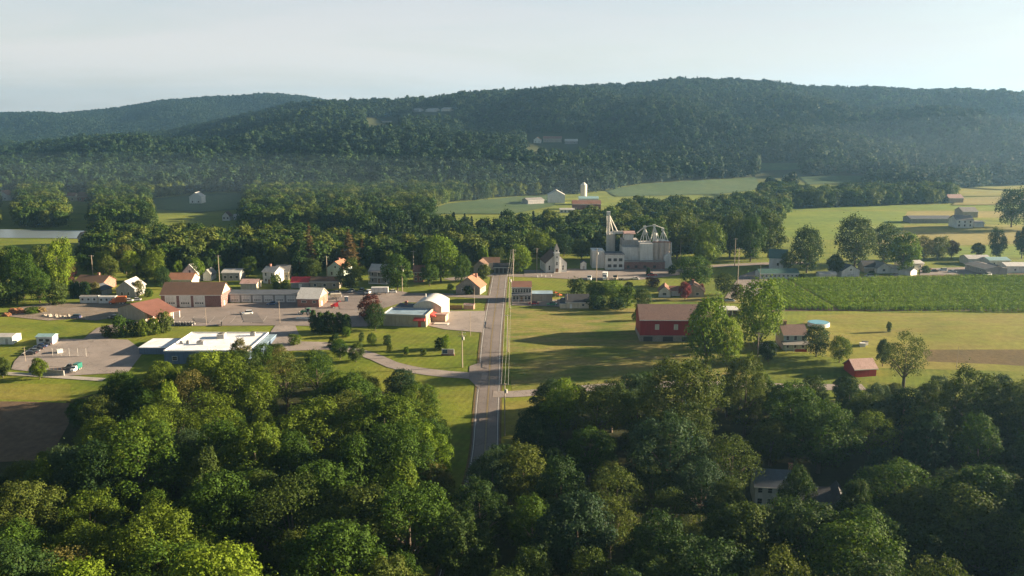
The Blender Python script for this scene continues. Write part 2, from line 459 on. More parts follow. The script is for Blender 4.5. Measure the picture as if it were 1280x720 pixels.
# fields
MEADOW = [(637, 384), (735, 384), (800, 386), (800, 424), (870, 430), (930, 450), (960, 478), (850, 476), (725, 481), (640, 489), (634, 440)]
drape('meadow', MEADOW, meadow_m, 'mottled mown meadow between the road and the red barn')
drape('meadow', [(627, 503), (690, 497), (700, 520), (660, 560), (624, 560)], hay_m, 'yellow rough grass beside the driveway and road')
drape('hay_field', [(1010, 394), (1100, 391), (1330, 393), (1500, 396), (1500, 470), (1180, 462), (1100, 460), (985, 436), (1000, 410)], hay_m, 'mown yellow hay field below the corn')
drape('field', [(1150, 437), (1500, 437), (1500, 456), (1320, 460), (1235, 455), (1160, 452)], brown_m, 'darker brown strip at the edge of the hay field')  # strip darker and browner than the hay around it
drape('field', [(-300, 500), (30, 502), (88, 504), (86, 530), (60, 575), (-60, 580), (-400, 585)], soil_m, 'bare dark field by the wood')
drape('field', [(-300, 478), (88, 480), (88, 502), (30, 500), (-300, 497)], hay_m, 'sunlit yellow grass strip above the bare field')
drape('field', [(960, 347), (1500, 338), (1500, 388), (963, 389)], soil_m, 'dark soil under the corn rows')
# valley fields on the right and beyond
drape('field', [(985, 264), (1135, 264), (1125, 285), (1090, 300), (1000, 300), (960, 290)], green_m, 'smooth green pasture beyond the tall trees')
drape('field', [(975, 259), (1180, 256), (1400, 257), (1400, 262), (1180, 262), (985, 263)], green_m, 'narrow bright field strip before the tree line')
drape('field', [(1135, 264), (1400, 264), (1400, 274), (1130, 271)], tan_m, 'long yellow field behind the long shed')
drape('field', [(1130, 282), (1250, 281), (1400, 282), (1400, 296), (1230, 297), (1125, 303)], hay_m, 'pasture around the far house')
drape('field', [(1125, 290), (1400, 290), (1400, 302), (1150, 308), (1090, 306)], tan_m, 'tan stubble field behind the bushes')
drape('field', [(1190, 309), (1400, 305), (1400, 320), (1180, 324)], green_m, 'bright green strip behind the pale sheds')
drape('field', [(758, 238), (800, 231), (944, 222), (952, 236), (900, 243), (770, 246)], dull_m, 'green field rising beside the silo farm', off=0.6)
drape('field', [(948, 204), (1002, 204), (1003, 212), (950, 214)], dull_m, 'small green clearing at the foot of the hill', off=0.6)
drape('field', [(1000, 222), (1080, 220), (1082, 228), (1010, 231)], dull_m, 'pale green strip under the hill', off=0.6)
drape('field', [(520, 268), (560, 255), (640, 247), (700, 244), (692, 258), (640, 268)], dull_m, 'pale green field beside the silo farm', off=0.6)
drape('field', [(186, 262), (190, 249), (250, 243), (306, 242), (306, 262), (250, 266)], dull_m, 'dull green clearing around the white barn', off=0.6)
drape('field', [(1186, 236), (1400, 224), (1400, 244), (1190, 246)], hay_m, 'hazy field at the foot of the hill', off=0.6)
drape('field', [(1200, 248), (1290, 245), (1300, 256), (1190, 257)], tan_m, 'hazy tan field above the far farmhouse', off=0.65)
drape('river', [(-900, 298), (-300, 297), (60, 298), (118, 299), (260, 304), (420, 303), (540, 300), (545, 297), (420, 296), (260, 293), (118, 289), (0, 287), (-300, 286), (-900, 286)], water_m, 'still river glimpsed between the trees', off=0.3)

# main road, its centre line and edges measured from the photograph
RC = [(690, 800), (640, 800)]
road_px = [(560, 760), (575, 700), (589, 640), (600, 600), (606, 565), (608, 530), (609.8, 500), (611.3, 480), (613.2, 440), (614.8, 420), (618.4, 390), (621.5, 368), (624, 350), (625, 341)]
road_line = smooth_line([Vector(G(*p).xy) for p in road_px], 4.0)
ribbon('road_shoulder', road_line, -4.5, 4.5, brown_m, 'gravel shoulder of the country road')
ribbon('road', road_line, -3.9, 3.9, road_m, 'two-lane country road running up to the town junction')
ribbon('road_worn_lane', road_line, 0.5, 2.9, track_m, 'worn pinkish wheel track of the road')
ribbon('road_worn_lane', road_line, -2.9, -0.5, track_m, 'worn grey wheel track of the road')
ribbon('road_marking', road_line, -3.45, -3.3, white_line, 'white edge line of the country road')
ribbon('road_marking', road_line, 3.3, 3.45, white_line, 'white edge line of the country road')
ribbon('road_marking', road_line, -0.2, -0.08, yellow_line, 'double yellow centre line')
ribbon('road_marking', road_line, 0.08, 0.2, yellow_line, 'double yellow centre line')
st = smooth_line([Vector(G(*p).xy) for p in [(560, 350), (612, 344), (700, 346), (790, 345), (840, 341), (880, 334), (950, 330), (1010, 329)]], 6)
ribbon('road', st, -4.2, 4.2, lot_m, 'cross street past the church and the mill')
ribbon('road_marking', st, -0.1, 0.1, yellow_line, 'yellow centre line of the cross street')
s2 = smooth_line([Vector(G(*p).xy) for p in [(614, 372), (560, 369), (500, 368), (440, 366), (380, 366)]], 6)
ribbon('road', s2, -3.6, 3.6, lot_m, 'side street leading to the garages')
s3 = smooth_line([Vector(G(*p).xy) for p in [(616, 493), (640, 493), (680, 490), (725, 486), (790, 482), (870, 480), (940, 482), (1000, 484), (1080, 484)]], 6)
ribbon('driveway', s3, -2.3, 2.3, lot2_m, 'pale lane crossing the foot of the meadow')
s4 = smooth_line([Vector(G(*p).xy) for p in [(336, 430), (375, 432), (410, 434), (440, 438), (470, 447), (490, 456), (520, 463), (560, 468), (609, 471)]], 5)
ribbon('driveway', s4, -2.6, 2.6, lot2_m, 'curving driveway below the tavern lawn')
drape('driveway', [(350, 400), (366, 400), (378, 430), (345, 438), (330, 428)], lot2_m, 'short link from the big lot down to the driveway')
drape('driveway', [(322, 426), (415, 428), (414, 437), (330, 440)], lot2_m, 'pale apron by the flat-roofed building')
drape('driveway', [(587, 458), (604, 452), (600, 488), (586, 474)], lot_m, 'flared mouth of the driveway at the road')
drape('parking_lot', [(196, 384), (240, 381), (300, 379), (375, 377), (430, 366), (500, 364), (540, 372), (540, 379), (505, 378), (478, 386), (474, 408), (438, 409), (356, 407), (206, 408), (198, 398)], lot_m, 'wide cracked tarmac lot in front of the garages')
drape('parking_lot', [(536, 389), (607, 389), (603, 416), (556, 412), (533, 407)], lot2_m, 'pale parking lot beside the tavern')
drape('gravel_yard', [(12, 396), (22, 385), (60, 379), (148, 379), (200, 384), (198, 398), (147, 396), (120, 401), (90, 399), (60, 401), (30, 398)], gravel_m, 'gravel yard beside the open-sided pavilion')
drape('parking_lot', [(30, 440), (52, 428), (72, 424), (136, 424), (160, 425), (180, 440), (160, 466), (84, 470), (14, 462), (18, 452)], lot2_m, 'pale lot by the row of dark cars')
drape('driveway', [(104, 424), (122, 410), (160, 402), (176, 402), (150, 414), (134, 424)], lot_m, 'shaded ramp between the hedge and the lawn')
s5 = smooth_line([Vector(G(*p).xy) for p in [(-60, 466), (0, 467), (40, 469), (84, 472), (130, 475)]], 5)
ribbon('sidewalk', s5, -1.2, 1.2, conc_m, 'pale concrete walk in front of the low wall')
drape('mill_yard', [(655, 338), (720, 336), (742, 338), (790, 337), (850, 337), (850, 344), (800, 350), (730, 350), (655, 346)], lot_m, 'concrete yard in front of the mill')
drape('gravel_yard', [(1150, 336), (1215, 334), (1235, 343), (1150, 344)], lot_m, 'dark yard beside the pale sheds')
drape('gravel_yard', [(925, 345), (960, 333), (975, 333), (960, 350), (945, 372), (905, 374)], lot_m, 'shaded yard beside the green-roofed shed')
drape('garden_bed', [(790, 373), (850, 372), (930, 373), (935, 380), (895, 378), (800, 376)], tan_m, 'sandy yard behind the red barn')
drape('gravel_yard', [(640, 374), (700, 375), (712, 384), (640, 382)], lot_m, 'dark yard in front of the two-storey building')
# stall lines of the big lot
for i in range(9):
    p = G(230 + i * 13, 396); q = G(222 + i * 13.2, 404)
    ribbon('parking_marking', [Vector(p.xy), Vector(q.xy)], -0.05, 0.05, white_line, 'faint white stall line on the big lot')

for i, (a_, b_) in enumerate([((300, 390), (330, 404)), ((420, 372), (470, 388)), ((240, 398), (262, 404)), ((380, 378), (402, 396))]):
    x0_, y0_ = a_; x1_, y1_ = b_
    drape('tarmac_patch', [(x0_, y0_), (x0_ + (x1_ - x0_) * 0.7, y0_ + 1), (x1_, y1_), (x0_ + 5, y1_ - 1)], track_m if i % 2 else road_m, 'darker repair patch in the big lot')
for i, y_ in enumerate((402, 452, 520)):
    xa = np.interp(y_, [390, 440, 480, 530], [618, 613, 611, 608])
    drape('tarmac_patch', [(xa - 9, y_), (xa - 1, y_), (xa - 1.5, y_ + 9), (xa - 10, y_ + 8)], track_m, 'repair patch on the country road')
# ------------------------------------------------------------------ trees
L_mid = m_leaf('leaf_mid', (0.042, 0.085, 0.008), (0.085, 0.125, 0.01))
L_bright_sunlit = m_leaf('leaf_bright_sunlit', (0.09, 0.15, 0.008), (0.13, 0.185, 0.014))  # yellower, brighter leaf with the light of sunlit crowns in its colour
L_olive = m_leaf('leaf_olive', (0.05, 0.078, 0.013), (0.085, 0.108, 0.018))
L_dark = m_leaf('leaf_dark', (0.022, 0.05, 0.01), (0.04, 0.068, 0.012))
L_blue = m_leaf('leaf_blue', (0.03, 0.062, 0.026), (0.05, 0.085, 0.034))
L_brown = m_leaf('leaf_brown', (0.08, 0.045, 0.018), (0.1, 0.07, 0.025))
L_maroon = m_leaf('leaf_maroon', (0.06, 0.022, 0.025), (0.1, 0.035, 0.03))
L_red = m_leaf('leaf_red', (0.17, 0.03, 0.04), (0.22, 0.05, 0.05))
L_tan = m_leaf('leaf_tan', (0.08, 0.085, 0.02), (0.12, 0.11, 0.03))
L_far = m_leaf('leaf_far', (0.012, 0.034, 0.015), (0.026, 0.05, 0.02), 0.12)
L_far2 = m_leaf('leaf_far_dark', (0.009, 0.024, 0.012), (0.018, 0.036, 0.016), 0.15)
L_valley = m_leaf('leaf_valley', (0.035, 0.07, 0.01), (0.09, 0.115, 0.018), 0.25)
bark = m_plain('bark', (0.13, 0.1, 0.075), 0.95, var=0.4, scale=3)
LM = dict(mid=L_mid, bright=L_bright_sunlit, olive=L_olive, dark=L_dark, blue=L_blue, brown=L_brown, maroon=L_maroon, red=L_red, tan=L_tan)
WORD = dict(mid='green', bright='yellow-green', olive='olive green', dark='dark green', blue='bluish green', brown='brownish', maroon='maroon', red='crimson', tan='tan-leaved')

def leaf_mesh(name, C, Nn, size, r, mat):
    """C centres, Nn normals, size per leaf: a bent quad per leaf clump"""
    n = len(C)
    up = r.normal(size=(n, 3))
    A = np.cross(Nn, up); A /= np.linalg.norm(A, axis=1, keepdims=True) + 1e-9
    B = np.cross(Nn, A)
    s = size[:, None]
    asp = r.uniform(0.55, 1.0, (n, 1))
    j = lambda: r.uniform(0.75, 1.2, (n, 1))
    v0 = C - A * s * j(); v1 = C - B * s * asp * j() + Nn * s * 0.25; v2 = C + A * s * j(); v3 = C + B * s * asp * j() - Nn * s * 0.25
    V = np.stack([v0, v1, v2, v3], 1).reshape(-1, 3).astype(np.float32)
    me = bpy.data.meshes.new(name)
    me.vertices.add(4 * n); me.vertices.foreach_set('co', V.ravel())
    me.loops.add(4 * n); me.loops.foreach_set('vertex_index', np.arange(4 * n, dtype=np.int32))
    me.polygons.add(n); me.polygons.foreach_set('loop_start', np.arange(0, 4 * n, 4, dtype=np.int32))
    me.update(); me.materials.append(mat)
    return me

def unit(r, n):
    d = r.normal(size=(n, 3)); return d / np.linalg.norm(d, axis=1, keepdims=True)

def broad_crown(seed, n, leaf, blobs=34, wide=0.5, tall=1.0, base=0.22, sparse=0.0, egg=0.0, bsize=(0.16, 0.3), jit=0.55):
    """crown of a tree of height 1 and width 2*wide; blobs of leaves over its volume. Returns centres, normals, blob list"""
    r = np.random.default_rng(seed)
    zc = (1 + base) / 2; hz = (1 - base) / 2
    bl = []
    lean = r.normal(0, 0.03, 2)
    tries = 0
    while len(bl) < blobs and tries < 4000:
        tries += 1
        d = unit(r, 1)[0]; k = r.uniform(0.45, 1.0) ** 0.5
        z = d[2]
        prof = 1.0 - egg * z if z > 0 else 1.0 + 0.0 * z
        br = r.uniform(*bsize) * wide
        p = np.array([d[0] * wide * prof * k * r.uniform(0.8, 1.08), d[1] * wide * prof * k * r.uniform(0.8, 1.08), zc + z * hz * k]) 
        lim = 1 - br * 0.8
        p[0] += lean[0] * z; p[1] += lean[1] * z
        p[:2] *= max(0.3, 1 - br * 0.55 / wide)
        p[2] = min(p[2], lim) 
        if any(np.linalg.norm(p - q[0]) < 0.55 * (br + q[1]) * 0.8 for q in bl): continue
        bl.append((p, br))
    tot = sum(b[1] ** 2 for b in bl)
    C = []; Nn = []
    for p, br in bl:
        m = max(6, int(n * 1.35 * br * br / tot))
        d = unit(r, m)
        d[:, 2] = np.where(d[:, 2] < -0.45, -d[:, 2], d[:, 2])
        rad = br * (r.uniform(0.35, 1.12, m) ** 0.45 + (r.uniform(size=m) < 0.12) * r.uniform(0, 0.55, m)) * (1 + 0.22 * np.sin(d[:, 0] * 5 + p[0] * 40) * np.sin(d[:, 1] * 5 + p[1] * 37))
        q = p + d * rad[:, None] * np.array([1, 1, r.uniform(0.75, 1.35)])
        keep = np.ones(m, bool)
        for p2, b2 in bl:
            if p2 is p: continue
            keep &= (np.linalg.norm(q - p2, axis=1) > b2 * 0.72)
        keep |= r.uniform(size=m) < 0.08
        if sparse: keep &= r.uniform(size=m) > sparse
        C.append(q[keep]); nn = d[keep] + unit(r, keep.sum()) * jit + np.array([0, 0, 0.12]); Nn.append(nn / np.linalg.norm(nn, axis=1, keepdims=True))
    return np.concatenate(C), np.concatenate(Nn), bl, r

def limbs(bl, r, base, n=9, tr=0.022, fork=0.35):
    m = MB()
    top = 0.72
    m.tube([(0, 0, -0.03), (0, 0, 0.03), (0.004, 0.002, base * 0.9), (0.0, 0.008, 0.45), (0.006, 0, top)], [tr * 1.5, tr * 1.15, tr * 0.9, tr * 0.55, tr * 0.16], 7)
    idx = sorted(range(len(bl)), key=lambda i: -np.hypot(bl[i][0][0], bl[i][0][1]))[:n]
    for i in idx:
        p = bl[i][0]; z0 = min(max(base * 0.85, p[2] - 0.32), 0.6) 
        m.tube([(0, 0, z0), (p[0] * 0.45, p[1] * 0.45, z0 + (p[2] - z0) * 0.62), (p[0] * 0.9, p[1] * 0.9, p[2])], [tr * 0.5, tr * 0.32, tr * 0.1], 5)
    return m.mesh('trunk', bark, True)

def conifer(seed, n, leaf, wide=0.25, base=0.08, droop=0.25, sparse=0.0, tiers=15):
    r = np.random.default_rng(seed)
    C = []; Nn = []; S = []
    for t in range(tiers):
        f = t / (tiers - 1); z = base + (0.97 - base) * f
        rad = wide * (1 - f) ** 0.8 * r.uniform(0.82, 1.1) + 0.012
        nb = max(4, int(10 * (1 - f) + 4))
        for b in range(nb):
            a = r.uniform(0, 2 * math.pi); L = rad * r.uniform(0.7, 1.15)
            m = max(3, int(n / tiers / nb * (1.7 - 1.2 * f)))
            u = r.uniform(0.15, 1, m) ** 0.7
            x = np.cos(a) * L * u; y = np.sin(a) * L * u
            w = (1 - u * 0.7) * rad * 0.3 + 0.01
            q = np.stack([x + r.normal(0, 1, m) * w * 0.6, y + r.normal(0, 1, m) * w * 0.6, z - droop * L * u * u + r.normal(0, 1, m) * 0.008 + 0.02], 1)
            nn = np.stack([np.cos(a) * 0.5 * np.ones(m), np.sin(a) * 0.5 * np.ones(m), np.ones(m) * 0.8], 1) + unit(r, m) * 0.6
            k = r.uniform(size=m) > sparse
            C.append(q[k]); Nn.append((nn / np.linalg.norm(nn, axis=1, keepdims=True))[k])
    C = np.concatenate(C); Nn = np.concatenate(Nn)
    m = MB().tube([(0, 0, -0.02), (0, 0, 0.4), (0, 0, 0.95)], [0.018, 0.011, 0.002], 7)
    return C, Nn, m.mesh('trunk', bark, True)

# every kind is modelled one metre high, then scaled; leaf size is in units of the height
KINDS = {}
def kind(name, C, Nn, trunk, leaf, r, half):
    KINDS[name] = (leaf_mesh('crown', C, Nn, leaf * r.uniform(0.55, 1.3, len(C)), r, L_mid), trunk, half)
def make_broad(name, seed, n, leaf, half=0.4, **kw):
    C, Nn, bl, r = broad_crown(seed, n, leaf, wide=half, **kw)
    kind(name, C, Nn, limbs(bl, r, kw.get('base', 0.22)), leaf, r, half)
# large wood trees seen close: round, lobed crowns
for i in range(6):
    make_broad('oak%d' % i, 100 + i, 20000, 0.0105, half=[0.42, 0.46, 0.38, 0.44, 0.36, 0.48][i], blobs=[84, 96, 76, 110, 90, 100][i], base=[0.2, 0.16, 0.25, 0.15, 0.2, 0.18][i], egg=[0.25, 0.1, 0.4, 0.2, 0.3, 0.15][i], bsize=[(0.12, 0.3), (0.1, 0.27), (0.13, 0.34), (0.1, 0.24), (0.12, 0.3), (0.1, 0.28)][i], sparse=[0, 0.1, 0, 0.15, 0, 0.05][i])
for i in range(3):
    make_broad('tall%d' % i, 200 + i, 15000, 0.0098, half=[0.28, 0.31, 0.25][i], blobs=[80, 90, 70][i], base=[0.16, 0.22, 0.12][i], egg=0.4, bsize=(0.16, 0.38))
make_broad('airy0', 300, 8500, 0.009, half=0.42, blobs=60, base=0.3, egg=0.1, sparse=0.45, bsize=(0.14, 0.3), jit=0.9)
make_broad('airy1', 301, 9000, 0.009, half=0.36, blobs=52, base=0.3, egg=0.2, sparse=0.3, bsize=(0.14, 0.3), jit=0.9)
# town trees are further off
for i in range(4):
    make_broad('yard%d' % i, 400 + i, 8500, 0.0175, half=[0.46, 0.5, 0.42, 0.48][i], blobs=[36, 44, 34, 50][i], base=[0.12, 0.1, 0.16, 0.08][i], egg=[0.3, 0.1, 0.4, 0.2][i], bsize=(0.18, 0.42))
for i in range(3):
    make_broad('bush%d' % i, 500 + i, 2200, 0.042, half=0.55, blobs=16, base=0.0, egg=0.1, bsize=(0.32, 0.55))
for i in range(2):
    C, Nn, tk = conifer(600 + i, 9000, 0.012, wide=[0.24, 0.2][i], base=[0.1, 0.05][i]); kind('pine%d' % i, C, Nn, tk, 0.013, np.random.default_rng(i), [0.24, 0.2][i])
make_broad('cypress', 610, 2600, 0.03, half=0.2, blobs=26, base=0.0, egg=0.5, bsize=(0.6, 0.9), jit=0.3)

TREES = []
def tree(kindname, loc, hgt, wid, colour, label=None, name=None, group=None, rz=None):
    """thing > trunk, crown"""
    cm, tm, half = KINDS[kindname]
    nm = name or {'oak': 'broadleaf_tree', 'tal': 'broadleaf_tree', 'air': 'airy_tree', 'yar': 'yard_tree', 'bus': 'bush', 'pin': 'pine_tree', 'cyp': 'columnar_evergreen'}[kindname[:3]]
    cat = 'bush' if kindname[:3] == 'bus' else 'tree'
    t = thing(nm, label, cat, (loc[0], loc[1], loc[2] - 0.05), random.uniform(0, 6.28) if rz is None else rz, group)
    s = wid / (2 * half)
    t.scale = (s, s * random.uniform(0.92, 1.08), hgt)
    tr = bpy.data.objects.new('trunk', tm); COL.objects.link(tr); tr.parent = t
    cr = bpy.data.objects.new('crown', cm); COL.objects.link(cr); cr.parent = t
    cr.material_slots[0].link = 'OBJECT'; cr.material_slots[0].material = LM[colour]
    TREES.append((t, loc, hgt, wid, colour, kindname))
    return t

def tpx(kindname, px, pyb, hpx, wpx, colour, label, name=None, group=None):
    P = G(px, pyb); s = sc(P)
    return tree(kindname, P, hpx / s / 0.97, wpx / s, colour, label, name, group)

